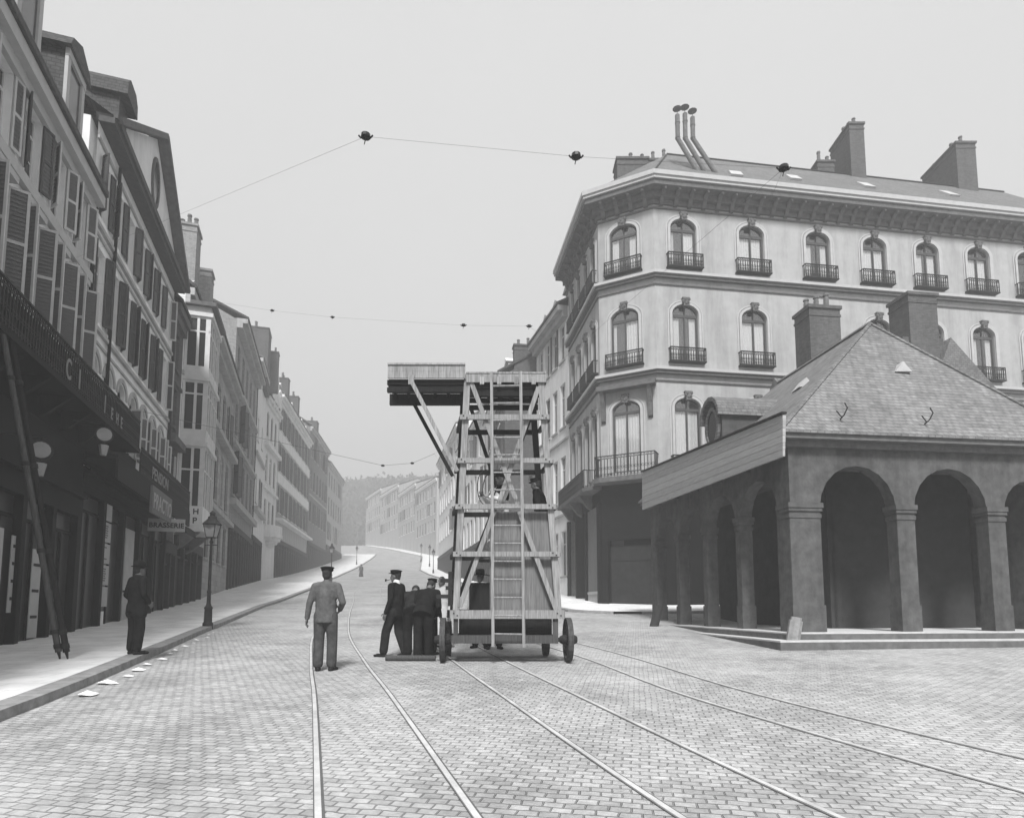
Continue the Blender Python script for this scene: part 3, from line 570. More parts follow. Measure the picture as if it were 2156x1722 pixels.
def ornate():
    y0, y1 = 69.5, 77.5
    root = house('ornate_gabled_house', 'narrow ornate stone house with carved gable, finial and bowed balcony', LP(y0), LP(y1), Z(y0)+.1, 26., [(21.5, 24.6, 1.3, .5, 'dark', None), (16.2, 19.6, 1.3, .5, 'dark', None), (11.2, 14.2, 1.4, 0, 'dark', None)], 3, 'white', 12, 'slate', 4., group=G1, bands=((20.2, .5, .5), (15.2, .3, .3)), cornice=.5, cm='white', shoph=0)
    zb = Z(y0)+.1; W = (Vector(LP(y1))-Vector(LP(y0))).length; g = MB(); H = 26-zb
    g.prism([(1., H), (W-1, H), (W-1.4, H+1.5), (W/2+1., H+2.), (W/2+.8, H+3.6), (W/2, H+4.4), (W/2-.8, H+3.6), (W/2-1., H+2.), (1.4, H+1.5)], -.5, -.01, 1)
    for x in (1.2, W-1.2, W/2): g.lathe([(.25, 0), (.3, .5), (.12, .8), (.3, 1.2), (.0, 1.7)], (x, -.25, H+(1.5 if x != W/2 else 4.3)), 8)
    for i in range(24): g.ell((1+random.random()*(W-2), -.52, H-.5+random.random()*3.), .22, .12, .3, 6, 4)
    g.build('carved_gable', M['white'], root)
    b = MB(); zz = 9.8-zb; P = [(W/2+2.4*math.cos(PI+k*PI/8), -1.6*math.sin(k*PI/8)) for k in range(9)]; b.prism(P, zz, zz+.4); b.prism([(x*.96+W/2*.04, y*.95) for x, y in P], zz+.4, zz+1.4)
    for k, s in enumerate((.85, .65, .45)): b.prism([(W/2+(x-W/2)*s, y*s) for x, y in P], zz-.35*(k+1), zz-.35*k)
    b.build('bow_balcony', M['white'], root)
ornate()
house('banded_house', 'long grey house with wide white bands between its floors halfway up the hill', LP(77.5), LP(101), Z(77.5)+.1, 29., [(24.6, 27.6, 1.3, 0, 'dark', (1, 6, ('shutd', 'shutp'))), (19.2, 22.6, 1.3, 0, 'dark', (1, 6, ('shutd', 'shutp'))), (13.8, 17.2, 1.3, 0, 'dark', (1, 6, ('shutd', 'shutp')))], 8, 'grey', 12, 'slate', 4.4, group=G1, bands=((27.8, 1., .12), (22.9, 1.4, .12), (17.5, 1.4, .12), (12.6, .3, .9)), cornice=.6, cm='white', shoph=5.2, chim=((.02, 2.4, 1.4), (.3, 1.6, 1.), (.55, 1.6, 1.), (.8, 1.8, 1.2)), dormers=6)
house('dark_gabled_house', 'hazy dark house with sloping gable end beyond the banded house', LP(101), LP(119), Z(101)+.1, 31.8, [(27., 30., 1.3, 0, 'dark', None), (21.5, 25., 1.3, 0, 'dark', None), (16., 19.5, 1.3, 0, 'dark', None)], 6, 'dgrey', 14, 'slate', 5., group=G1, bands=((20.2, .3, .2), ), cornice=.5, cm='grey', shoph=5., chim=((.1, 2., 1.), ))
house('last_left_house', 'farthest hazy house at the top of the left row', LP(119), LP(139), Z(119)+.1, 30., [(25.5, 28.5, 1.3, 0, 'dark', None), (20., 23.5, 1.3, 0, 'dark', None), (15., 18.5, 1.3, 0, 'dark', None)], 6, 'grey', 14, 'slate', 4., group=G1, cornice=.5, cm='grey', shoph=4., chim=((.6, 2., 1.), ))
def chimney_at(rname, u, v, Y, w, d, hgt, pots, m='brick', along='x'):
    r = bpy.data.objects[rname]; P = atY(u, v, Y)-r.location; a = -r.rotation_euler.z; chimney(r, Matrix(), P.x*math.cos(a)-P.y*math.sin(a), P.x*math.sin(a)+P.y*math.cos(a), w, d, P.z-hgt, P.z, pots, m, 1, along)
chimney_at('blank_white_house', 541, 700, 67, 2.6, 2.8, 7., 5, 'brick'); chimney_at('blank_white_house', 566, 745, 69.3, 1.2, 2.2, 4.5, 3, 'brick', 'y')
chimney_at('bay_window_house', 391, 486, 33.5, 1.3, 1.4, 5., 4, 'pbrick', 'y'); chimney_at('bay_window_house', 427, 578, 36, 1., 1.1, 4., 0, 'pbrick')
chimney_at('banded_house', 596, 800, 83, 1.2, 1.6, 3.5, 4, 'brick'); chimney_at('banded_house', 618, 838, 90, 1.2, 1.6, 3., 3, 'brick'); chimney_at('dark_gabled_house', 657, 890, 106, 1.6, 2., 4., 3, 'brick')
# ------------------------------------------------------------------ main corner building on the right
WLAST = [None]; WX = {}
def main_building():
    B = Vector((7.5, 31.)); A = Vector((4.75, 32.4)); dR = Vector((.989, .146)).normalized(); dL = Vector((-.133, 1)).normalized()
    zb = 1.45; RL = 27.; LL = 7.5; Rr = B+dR*RL; Lf = A+dL*LL
    root = empty('corner_building', (B.x, B.y, zb), 0, 'large pale corner building with arched windows, iron balconets and heavy bracketed cornice', 'building')
    def fac(P, Q):
        d = (Q-P); return Matrix.Translation((P.x-B.x, P.y-B.y, 0)) @ Matrix.Rotation(math.atan2(d.y, d.x), 4, 'Z'), d.length, math.atan2(d.y, d.x)
    FR, WR, aR = fac(B, Rr); FC, WC_, aC = fac(A, B); FL, WL, aL = fac(Lf, A)
    H = 23.1-zb
    fl = [(19.45, 21.65, .5, 1.42), (14.3, 16.9, .5, 1.42), (8.6, 11.85, .5, 1.42)]
    sets = [(FR, WR, aR, [1.63+3.62*i for i in range(7)], 1.42), (FC, WC_, aC, [WC_/2-.12], 1.5), (FL, WL, aL, [WL-.95-1.66*i for i in range(4)], .86)]
    sets[0] = (FR, WR, aR, [1.63, 5.52, 9.44, 12.9, 16.2, 19.5, 22.8], 1.42)
    mw = MB(); tr = MB(); key = MB(); bal = MB(); shp = MB()
    for T, W, a, xs, w in sets:
        ops = []
        for x in xs:
            for z0, z1, rs, _ in fl: ops.append((x-w/2, x+w/2, z0-zb, z1-zb, rs*(w/1.42)))
        mw.T = T; wall_open(mw, W, H, ops, .3, 6.5)
        for x in xs:
            for fi, (z0, z1, rs, _) in enumerate(fl):
                rs = rs*(w/1.42); WLAST[0] = put_window(root, T, a, x, z0-zb, w, z1-z0, rs, 'curtain', .1)
                wo = bpy.data.objects[-1] if False else WLAST[0]; tr = MB(); key = MB(); bal = MB(); sx_ = x; x = 0.; Z0_ = z0; z1 = z1-z0+zb; z0 = zb; DY = -.1
                tr.T = key.T = bal.T = Matrix.Translation((0, DY, 0))
                for o, i, y in ((.16, .02, -.07), (.27, .2, -.035)):
                    O = [(x-w/2-o, z0-zb)]+arcpts(x-w/2-o, x+w/2+o, z1-zb, rs+o)+[(x+w/2+o, z0-zb)]; I = [(x-w/2-i, z0-zb)]+arcpts(x-w/2-i, x+w/2+i, z1-zb, rs+i)+[(x+w/2+i, z0-zb)]
                    for (p, q), (c, e) in zip(zip(O, O[1:]), zip(I, I[1:])): tr.prism([p, q, e, c], y, -.002, 1)
                zc = z1-zb+rs+.12; key.prism([(x-.13, zc-.25), (x+.13, zc-.25), (x+.2, zc+.22), (x-.2, zc+.22)], -.2, -.01, 1)
                for q in range(5): key.ell((x-.16+.08*q, -.19, zc+.12*math.sin(q*2.)), .09, .07, .1, 6, 4)
                if not (T is FC and fi == 2) and not (T is FL and fi == 2):
                    railing(bal, x-w/2-.25, x+w/2+.25, z0-zb-.05, z0-zb+.68, -.3, True, .13, .016, .28); bal.box(x-w/2-.28, x+w/2+.28, -.34, -.002, z0-zb-.1, z0-zb-.052)
                    kk = ('b', w)
                    if kk not in WX: WX[kk] = bal.mesh('balconet', M['iron'])
                    link('balconet', WX[kk], wo)
                kk = ('t', w, fi)
                if kk not in WX: WX[kk] = (tr.mesh('window_surround', M['trim']), key.mesh('keystone', M['trimd']))
                link('window_surround', WX[kk][0], wo); link('keystone', WX[kk][1], wo); x = sx_
    # solid core behind the facade skin
    def off(P, n, k): return P+n*k
    nR = Vector((-dR.y, dR.x)); nC = Vector((.454, .891)); nL = Vector((1, .133)).normalized(); k = .42
    core = [B+nR*k+dR*.0-Vector((.0, 0)), Rr+nR*k, Rr+nR*14, Lf+nL*14+Vector((2, 0)), Lf+nL*k, A+nL*k+Vector((.1, 0))]
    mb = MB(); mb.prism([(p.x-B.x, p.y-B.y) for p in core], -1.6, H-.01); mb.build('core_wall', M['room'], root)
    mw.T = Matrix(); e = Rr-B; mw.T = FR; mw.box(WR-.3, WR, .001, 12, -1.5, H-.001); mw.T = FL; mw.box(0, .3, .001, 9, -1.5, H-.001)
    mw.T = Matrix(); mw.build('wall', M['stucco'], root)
    
    # string courses, frieze, cornice follow the three fronts
    def course(mbx, z0, z1, o, ext=0):
        P = [Lf, A, B, Rr]; outs = []
        ns = [-nL, -nC, -nR]
        q = [Lf-nL*o]; 
        for V, n1, n2 in ((A, -nL, -nC), (B, -nC, -nR)):
            n = (n1+n2).normalized(); q.append(V+n*(o/n.dot(n1)))
        q.append(Rr-nR*o); inn = [Lf+nL*.0, A, B, Rr]
        inn = [Lf+nL*.25, A+(nL+nC).normalized()*.25, B+(nC+nR).normalized()*.25, Rr+nR*.25]
        for i in range(3):
            mbx.prism([(v.x-B.x, v.y-B.y) for v in (q[i], q[i+1], inn[i+1], inn[i])], z0-zb, z1-zb)
    c = MB(); course(c, 18.95, 19.1, .3); course(c, 13.75, 13.9, .3); course(c, 8.0-.0, 8.1, .18); c.build('string_course', M['trim'], root)
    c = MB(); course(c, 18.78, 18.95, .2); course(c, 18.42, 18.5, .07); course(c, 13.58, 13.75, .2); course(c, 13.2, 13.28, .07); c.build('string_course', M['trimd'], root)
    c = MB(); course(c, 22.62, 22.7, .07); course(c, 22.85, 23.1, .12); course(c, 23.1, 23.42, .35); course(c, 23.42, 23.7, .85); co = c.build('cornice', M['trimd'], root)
    c = MB(); course(c, 23.7, 23.86, .95); course(c, 23.86, 24.1, 1.02); c.build('gutter', M['trim'], root)
    br = MB(); brm = None
    for T, W, aa in ((FR, WR, aR), (FC, WC_, aC), (FL, WL, aL)):
        n = max(4, int(W/.78))
        for i in range(n):
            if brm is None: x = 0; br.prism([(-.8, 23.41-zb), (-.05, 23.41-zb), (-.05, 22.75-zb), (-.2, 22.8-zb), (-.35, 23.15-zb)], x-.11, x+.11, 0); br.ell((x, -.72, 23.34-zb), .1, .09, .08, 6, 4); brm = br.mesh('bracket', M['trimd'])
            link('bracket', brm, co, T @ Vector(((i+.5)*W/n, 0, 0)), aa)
    # roof: slopes back to a ridge
    r = MB(); o = .8; E = [Lf-nL*o, A+(-nL-nC).normalized()*o*1.02, B+(-nC-nR).normalized()*o*1.02, Rr-nR*o, Rr+nR*11, Lf+nL*11]
    R1 = B+nR*4.8+dR*2.9; R2 = Rr+nR*4.8; R3 = Lf+nL*4.0+dL*0; ez, rzz = 24.12-zb, atY(1403, 324, 36.1).z-zb
    E3 = [(p.x-B.x, p.y-B.y, ez) for p in E]; q1, q2, q3 = [(p.x-B.x, p.y-B.y, rzz) for p in (R1, R2, R3)]
    r.face([E3[2], E3[3], q2, q1]); r.face([E3[1], E3[2], q1]); r.face([E3[0], E3[1], q1, q3]); bk = [(R2+nR*5-B), (R3+nL*5-B)]
    back = [(bk[0].x, bk[0].y, ez), (bk[1].x+3, bk[1].y-2, ez)]; r.face([q1, q2, back[0], back[1]]); r.face([q1, back[1], q3]); r.face([E3[3], back[0], q2]); r.face([E3[0], q3, back[1]])
    r.face([E3[0], back[1], back[0], E3[3], E3[2], E3[1]])
    ro = r.build('roof', M['slate'], root)
    rd = MB(); rd.tube([q1, q2], .09, 6); rd.tube([q1, E3[2]], .06, 6); rd.build('ridge_tile', M['iron'], ro)
    zs = MB(); p0, p1 = Vector(E3[2]), Vector(E3[3]); up = (Vector(q1)-Vector(E3[2])); n = Vector((0, 0, .03)); 
    s0, s1 = p0+(p1-p0)*.03, p0+(p1-p0)*.62; zs.face([s0+n+Vector((0, .05, .0)), s1+n+Vector((0, .05, 0)), s1+n+Vector((-.07, .62, .56)), s0+n+Vector((-.07, .62, .56))]); zs.build('zinc_flashing', M['zinc'], ro)
    # skylights
    def onroof(t, s): a = Vector(E3[2])+(Vector(E3[3])-Vector(E3[2]))*t; b = Vector(q1)+(Vector(q2)-Vector(q1))*t; return a+(b-a)*s
    for t, s in ((.16, .17), (.30, .3), (.48, .32), (.70, .36)):
        k = MB(); a, b, c2, d2 = onroof(t, s), onroof(t+.027, s), onroof(t+.024, s+.16), onroof(t-.003, s+.16); nn = (b-a).cross(d2-a).normalized()*.12
        if nn.z < 0: nn = -nn
        for w in ((a+nn, b+nn, c2+nn, d2+nn), (a, b, b+nn, a+nn), (b, c2, c2+nn, b+nn), (d2, a, a+nn, d2+nn)): k.face(w)
        k.build('skylight', M['zinc'], ro)
    # chimneys
    I = Matrix()
    def rel(u, v, Y): p = atY(u, v, Y); return p.x-B.x, p.y-B.y, p.z-zb
    x, y, z = rel(1803, 262, 37.6); chimney(root, I, x, y+1.2, .95, 2.4, 25., z, 4, 'brick', 0, 'y')
    x, y, z = rel(1733, 350, 38.5); chimney(root, I, x, y, 1.1, .7, 26., z, 2, 'brick', 2)
    x, y, z = rel(2035, 300, 38.5); chimney(root, I, x, y+1.8, 1.3, 3.4, 25., z, 4, 'brick', 1, 'y')
    x, y, z = rel(1328, 350, 36); chimney(root, I, x, y, 1.9, 1.2, 24., z, 1, 'brick', 1)
    x, y, z = rel(1375, 345, 39); chimney(root, I, x, y, 2.2, .6, 24.5, z, 3, 'brick', 0)
    # three cranked flue pipes with cowls
    for u0, u1, v0, cap in ((1475, 1427, 243, 1), (1491, 1443, 240, 0), (1512, 1459, 248, 1)):
        a = Vector(rel(u0, 372, 32.3)); b = Vector(rel(u1, 292, 32.6)); c3 = Vector(rel(u1-1, v0, 32.6)); k = MB(); k.tube([a+Vector((0, 0, -.4)), a, b, c3], .13, 10)
        for q in (b, c3-Vector((0, 0, .5))): k.lathe([(.15, 0), (.15, .06)], q, 10)
        k.tube([c3, c3+Vector((0, 0, .42))], .018, 5); k.lathe([(.02, 0), (.26, .03), (.02, .14)], c3+Vector((0, 0, .36)), 10); k.build('flue_pipe', M['pipe'], ro)
    # big balcony round the chamfer
    sl = MB(); sl.T = FC; sl.prism([(-.35, -.01), (-.2, -.75), (.2, -1.0), (WC_-.2, -1.0), (WC_+.1, -.75), (WC_+.25, -.01)], 7.95-zb, 8.2-zb); sl.T = Matrix(); sl.T = FL; sl.prism([(.2, -.01), (.35, -.9), (WL-.6, -.9), (WL+.1, -.5), (WL+.1, -.01)], 7.75-zb, 7.94-zb)
    for x in (.9, 3.2, 5.6): sl.prism([(-.8, 7.75-zb), (-.02, 7.75-zb), (-.02, 6.9-zb), (-.3, 7.1-zb)], x-.15, x+.15, 0)
    sl.T = Matrix(); so = sl.build('balcony_slab', M['trimd'], root)
    rl = MB(); rl.T = FC; railing(rl, -.05, WC_, 8.2-zb, 9.35-zb, -.85, True, .17, .016, .8); rl.T = FL; railing(rl, .4, WL-.55, 7.94-zb, 8.95-zb, -.82, True, .17, .016, .8); rl.T = Matrix(); rl.build('balcony_railing', M['iron'], so)
    cn = MB(); cn.T = FC; cn.box(-.05, WC_+.02, -.55, -.32, 12.95-zb, 13.2-zb); cn.box(.02, WC_-.05, -.33, -.002, 12.96-zb, 13.12-zb)
    for x in (.2, WC_-.35): cn.prism([(-.45, 12.95-zb), (-.02, 12.95-zb), (-.02, 11.3-zb), (-.15, 11.4-zb), (-.2, 12.1-zb)], x-.1, x+.12, 0)
    cn.T = Matrix(); cn.build('door_hood', M['trimd'], root)
    # ground floor shopfronts
    sh = MB(); sh.T = FR; sh.box(0, WR, -.06, .35, -1.5, 6.51); sh.T = FC; sh.box(0, WC_, -.06, .35, 3.6, 6.51); sh.box(0, .35, -.1, .35, -1.4, 3.6); sh.box(WC_-.35, WC_, -.1, .35, -1.4, 3.6); sh.box(.35, WC_-.35, .3, .4, -1.4, 3.6)
    sh.T = FL; sh.box(0, WL, -.03, .3, 5.6, 6.51)
    for x in (0, 2.3, 4.6, WL-.3): sh.box(x, x+.3, -.2, .3, -1.3, 5.6)
    sh.box(.3, WL-.3, -.06, .3, -1.3, .15); sh.T = Matrix(); sh.build('shopfront', M['shop'], root)
    sp_ = MB(); sp_.T = FL; sp_.box(4.9, WL-.3, -.09, .1, .95, 5.5); sp_.m = 1; sp_.box(4.85, WL-.28, -.14, -.09, .8, .95)
    for i in range(8): sp_.box(4.95+i*.27, 5.1+i*.27, -.12, -.06, .15, .8)
    sp_.T = Matrix(); sp_.build('shutter_panel', [M['woodp'], M['trim']], root)
    dr = MB(); dr.T = FC; dr.box(.42, WC_-.42, .22, .29, .1, 3.3); dr.box(.5, WC_-.5, .19, .22, 2.5, 2.6); dr.T = Matrix(); dr.build('door', M['shop2'], root)
    st = MB(); st.T = FC; st.box(.1, WC_-.1, -.5, .2, -1., .12); st.T = Matrix(); st.build('doorstep', M['step'], root)
    return root
main_building()
# white house and further right-hand row
G2 = 'houses on the right side of the street'
def RP(y): return (lerp(RWP, y), y)
house('white_house', 'bright white rendered house with dark eave, next to the corner building', RP(46.3), (3.72, 39.6), Z(40)+.1, 21.6, [(18.2, 20.8, 1.0, 0, 'white', None), (13.6, 16.6, 1.0, 0, 'white', None), (8.6, 11.6, 1.0, 0, 'white', None), (3.6, 6.6, 1.0, 0, 'white', None)], 4, 'white', 9, 'slated', 3.2, group=G2, cornice=.7, cm='grey', shoph=0, bands=((12.6, .12, .12), (7.6, .12, .12)), dormers=3, margin=.3)
r3 = house('brick_end_house', 'brick-ended house with broad chimney seen behind the timber tower', (-2.4, 60.5), (-.55, 46.3), Z(50)+.1, 19.6, [(16.6, 18.6, 1.2, 0, 'dark', None), (12.6, 15.6, 1.2, 0, 'white', None), (8., 11.2, 1.2, 0, 'white', None)], 6, 'brick', 10, 'slated', 3.4, group=G2, cornice=.5, cm='cream', shoph=4.6, dormers=3)
chimney(r3, Matrix(), 13.8, 1.9, .8, 2.3, 15, 21.9-Z(50)-.1, 3, 'brick', 0, 'y')
house('pale_middle_house', 'pale hazy house visible through the left half of the timber tower', RP(80), RP(60.5), Z(62)+.1, 21.8, [(17.6, 20.4, 1.3, 0, 'white', None), (13., 16.2, 1.3, 0, 'dark', None), (8.6, 11.6, 1.3, 0, 'dark', None)], 7, 'cream', 11, 'slate', 5.2, group=G2, cornice=.5, cm='white', shoph=4.6, chim=((.5, 2., .8), (.95, 2.4, 1.)))
house('grey_hill_house', 'hazy grey house left of the timber tower at mid hill', RP(104), RP(80), Z(84)+.1, 25.8, [(21.6, 24.4, 1.3, 0, 'dark', None), (17., 20., 1.3, 0, 'dark', None), (12.4, 15.4, 1.3, 0, 'dark', None)], 8, 'cream', 12, 'slate', 4., group=G2, cornice=.5, cm='white', shoph=4.2, chim=((.3, 2., 1.), (.8, 2., 1.)))
for i, (a, b, e, wl) in enumerate(((168, 150, 33.5, 'grey'), (186, 168, 35.8, 'grey'), (205, 186, 39., 'grey'), (224, 205, 41.6, 'grey'))):
    house('hill_terrace_house', ('nearest of the faint hilltop terrace houses, just left of the grey hill house', 'second faint terrace house from the right at the top of the hill', 'third faint terrace house at the top of the hill', 'leftmost pale house of the faint hilltop terrace, beside the dark wooded bank')[i], RP(a), RP(b), Z(b)+.1, e, [(e-4.2, e-1.4, 1.2, 0, 'dark', None), (e-8.6, e-5.6, 1.2, 0, 'dark', None), (e-13, e-10, 1.2, 0, 'dark', None)], 7, wl, 12, 'slated', 2.6, group='faint terrace houses at the top of the hill', cornice=.4, cm='cream', shoph=0)
# ------------------------------------------------------------------ arcade (covered market) at the right
def arcade():
    C = Vector((6.58, 14.45)); dS = Vector((-.133, 1)).normalized(); dF = Vector((.992, .125)).normalized(); SL = 9.3; FLn = 7.4; zb = .95
    root = empty('arcade_building', (C.x, C.y, zb), 0, 'low dark stone market arcade with round arches and steep hipped slate roof', 'building')
    far = C+dS*SL
    aS = math.atan2(-dS.y, -dS.x); aF = math.atan2(dF.y, dF.x)
    TS = Matrix.Translation((far.x-C.x, far.y-C.y, 0)) @ Matrix.Rotation(aS, 4, 'Z'); TF = Matrix.Rotation(aF, 4, 'Z')
    H = 5.42-zb; spr = 2.92; m = MB(); pil = []
    sops = []; c = SL-.45; 
    for i in range(4):
        x1 = SL-.55-i*2.1-.0; x0 = x1-1.84; sops.append((x0, x1, 0, spr, .92))
    m.T = TS; wall_open(m, SL, H, sops, .34, 0, True); 
    fops = [(.76, 2.74, 0, spr, 1.05), (3.22, 5.2, 0, spr, 1.05), (5.68, 7.1, 0, spr, .8)]
    m.T = TF; wall_open(m, FLn, H, fops, .34, 0, True)
    m.T = Matrix(); m.build('wall', M['arcade'], root)
    # pillars: capital band and plinth standing proud
    def pillar(T, x0, x1, proud=.05):
        k = MB(T); 
        for z0, z1, p in ((0, .62, .03), (.62, spr+.1, .006), (spr-.24, spr-.14, .025), (spr-.08, spr, .04), (spr, spr+.12, .06)): k.box(x0-p, x1+p, -p, .34+p, z0, z1)
        k.build('pillar', M['arcade'], root)
    for i in range(4):
        x1 = SL-.55-i*2.1-1.84; pillar(TS, max(x1-.26, .02), x1)
    pillar(TF, -.02, .75); pillar(TF, 2.75, 3.21); pillar(TF, 5.21, 5.67)
    ss = MB(TS); ss.box(SL-.54, SL-.02, -.05, -.002, spr, spr+.12); ss.box(SL-.54, SL-.02, -.03, -.008, .6, spr); ss.box(SL-.54, SL-.02, -.04, -.002, 0, .62); ss.build('pillar', M['arcade'], root)
    # inner walls, floor, ceiling
    n = Vector((.99, .13)); inn = MB(TF); inn.box(2.6, 6.9, 2.3, 2.5, 0, H-.02); inn.box(2.5, 2.7, 2.3, 9., 0, H-.02); inn.build('inner_wall', M['arcin'], root)  # inner stone made darker, so the interior shade is in its colour
    pts = [C+Vector((-.35, -.4)), C+dF*(FLn+.6)+Vector((0, -.4)), C+dF*(FLn+.6)+dS*SL, far+Vector((-.35, 0))]
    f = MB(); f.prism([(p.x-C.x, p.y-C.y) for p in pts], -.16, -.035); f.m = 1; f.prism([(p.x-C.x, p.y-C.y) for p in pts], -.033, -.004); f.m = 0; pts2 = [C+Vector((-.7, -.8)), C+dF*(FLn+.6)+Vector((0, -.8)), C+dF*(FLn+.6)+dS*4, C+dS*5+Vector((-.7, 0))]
    f.prism([(p.x-C.x, p.y-C.y) for p in pts2], -.8, -.2); f.m = 1; f.prism([(p.x-C.x, p.y-C.y) for p in pts2], -.198, -.164); f.build('step', [M['trimd'], M['step']], root)  # risers grimy dark, treads pale: the sun on the tops is in the colour
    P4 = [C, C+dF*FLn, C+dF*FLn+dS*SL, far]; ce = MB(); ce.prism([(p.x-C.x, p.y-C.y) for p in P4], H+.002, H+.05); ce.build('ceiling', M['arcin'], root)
    # farther wall closing the back
    bw = MB(TF); bw.box(FLn-.25, FLn-.01, .46, SL, 0, H); bw.build('back_wall', M['arcade'], root)
    # cornice and roof
    o = .3; cr = [C-dF*o-dS*o, C+dF*(FLn+o)-dS*o, C+dF*(FLn+o)+dS*(SL+o), far-dF*o+dS*o]
    e = MB(); e.prism([(p.x-C.x, p.y-C.y) for p in cr], H+.052, H+.17); cr2 = [C-dF*.12-dS*.12, C+dF*(FLn+.1)-dS*.12, C+dF*(FLn+.1)+dS*(SL+.1), far-dF*.12+dS*.1]; e.prism([(p.x-C.x, p.y-C.y) for p in cr2], H-.1, H+.05); e.build('eave', M['trimd'], root)
    ap = atY(1832, 683, 17.4); rdg = Vector((ap.x, ap.y)); hi = ap.z-zb; lo = H+.17; r2 = rdg+dS*(SL-4.5)
    def v(p, z): return (p.x-C.x, p.y-C.y, z)
    # overhanging slate slab: front hip, two sides, back hip; front corner right found by symmetry
    r = MB(); w = FLn+o
    q = [C-dF*(o+.06)-dS*(o+.06), C+dF*(w+.06)-dS*(o+.06), C+dF*(w+.06)+dS*(SL+o+.06), far-dF*(o+.06)+dS*(o+.06)]
    for z in (0, ):
        r.face([v(q[0], lo+.06), v(q[1], lo+.06), v(rdg, hi)]); r.face([v(q[3], lo+.06), v(q[0], lo+.06), v(rdg, hi), v(r2, hi)]); r.face([v(q[1], lo+.06), v(q[2], lo+.06), v(r2, hi), v(rdg, hi)]); r.face([v(q[2], lo+.06), v(q[3], lo+.06), v(r2, hi)])
    for i in range(4): a, b = q[i], q[(i+1) % 4]; r.face([v(a, lo+.002), v(b, lo+.002), v(b, lo+.06), v(a, lo+.06)])
    r.face([v(p, lo+.002) for p in q[::-1]])
    ro = r.build('roof', M['slatel'], root)
    hp = MB(); hp.tube([v(q[0], lo+.07), v(rdg, hi+.01)], .055, 6); hp.tube([v(rdg, hi+.02), v(r2, hi+.02)], .07, 6); hp.tube([v(q[1], lo+.07), v(rdg, hi+.01)], .055, 6); hp.build('hip_ridge', M['slate'], ro)
    # oculus dormer facing the street
    def rpt(u, v_, Y): p = atY(u, v_, Y); return Vector((p.x-C.x, p.y-C.y, p.z-zb))
    cc = rpt(1500, 900, 18.6); k = MB(Matrix.Translation(cc) @ Matrix.Rotation(aS+.0, 4, 'Z'))
    ring = [(.44*math.cos(t*PI/8), .62*math.sin(t*PI/8)) for t in range(17)]; ri = [(x*.78, z*.82) for x, z in ring]
    arch = [(.55*math.cos(t*PI/8), .2+.6*math.sin(t*PI/8)) for t in range(9)]+[(-.5, -.95), (.5, -.95)]
    k.prism(arch, .05, 1.2, 1); k.m = 1
    for (a, b), (c1, d1) in zip(zip(ring, ring[1:]), zip(ri, ri[1:])): k.prism([a, b, d1, c1], -.04, .06, 1)
    k.m = 2; k.prism(ri[:-1], -.002, .045, 1); k.m = 3
    ho = [(.66*math.cos(t*PI/8), .22+.72*math.sin(t*PI/8)) for t in range(9)]; hi_ = [(.56*math.cos(t*PI/8), .2+.62*math.sin(t*PI/8)) for t in range(9)]
    for (a, b), (c1, d1) in zip(zip(ho, ho[1:]), zip(hi_, hi_[1:])): k.prism([a, b, d1, c1], -.12, 2.3, 1)
    k.build('oculus_dormer', [M['arcade'], M['slatel'], M['pane'], M['slate']], ro)
    for u, v_, Y in ((1890, 780, 16.2), (1690, 812, 17.3)):
        c0 = rpt(u, v_, Y); k = MB(Matrix.Translation(c0)); k.prism([(-.22, -.12), (.22, -.12), (0, .16)], -.25, .25, 1); k.build('roof_vent', M['zinc'], ro)
    for t, s in ((.17, .09), (.47, .08)):
        a = Vector(v(q[0], lo+.06)).lerp(Vector(v(q[1], lo+.06)), t); b = Vector(v(rdg, hi)); c0 = a.lerp(b, s); hk = MB(); hk.tube([c0, c0+Vector((0, -.18, .05)), c0+Vector((.05, -.25, .2)), c0+Vector((.02, -.2, .34))], .016, 5); hk.tube([c0+Vector((-.02, -.1, .03)), c0+Vector((-.16, -.15, .16))], .014, 5); hk.build('roof_hook', M['iron'], ro)
    c0 = rpt(1672, 885, 14.6); hk = MB(); hk.tube([c0+Vector((.14*math.cos(t), -.05, .14*math.sin(t))) for t in [PI*.95+k*PI*.13 for k in range(8)]], .016, 5); hk.build('roof_hook', M['iron'], ro)
    # hoarding of planks along the side eave
    n0 = atY(1648, 960, 13.85); n1 = atY(1648, 872, 13.85); f0 = atY(1352, 1073, 23.3); f1 = atY(1352, 994, 23.3); o0 = Vector((C.x, C.y, zb)); hb = MB(); th = Vector((.06, .01, 0))
    N = 6
    for i in range(N):
        a, b = i/N, (i+1)/N-.008; P = [n0.lerp(n1, a)-o0, f0.lerp(f1, a)-o0, f0.lerp(f1, b)-o0, n0.lerp(n1, b)-o0]; Q = [p+th+Vector((.004*i, 0, 0)) for p in P]
        ids = [hb.vert(p) for p in P+Q]
        for fz in ((0, 1, 2, 3), (7, 6, 5, 4), (0, 4, 5, 1), (1, 5, 6, 2), (2, 6, 7, 3), (3, 7, 4, 0)): hb.idx([ids[x] for x in fz])
    hb.build('plank_hoarding', M['hoard'], root)
    rp = MB(); rp.bar(n1-o0+Vector((.03, -.02, .03)), f1-o0+Vector((.03, 0, .03)), .12, .05); rp.build('hoarding_capping', M['iron'], root)
    bk = MB()
    for i in range(6): t = (i+.5)/6; a = n0.lerp(f0, t)-o0; b = n1.lerp(f1, t)-o0; bk = MB(); bk.bar(a+Vector((.12, 0, .05)), b+Vector((.12, 0, -.05)), .07, .07); bk.bar(a+Vector((.12, 0, .1)), a+Vector((.75, 0, .1)), .06, .06); bk.build('hoarding_bracket', M['woodm'], root)
arcade()
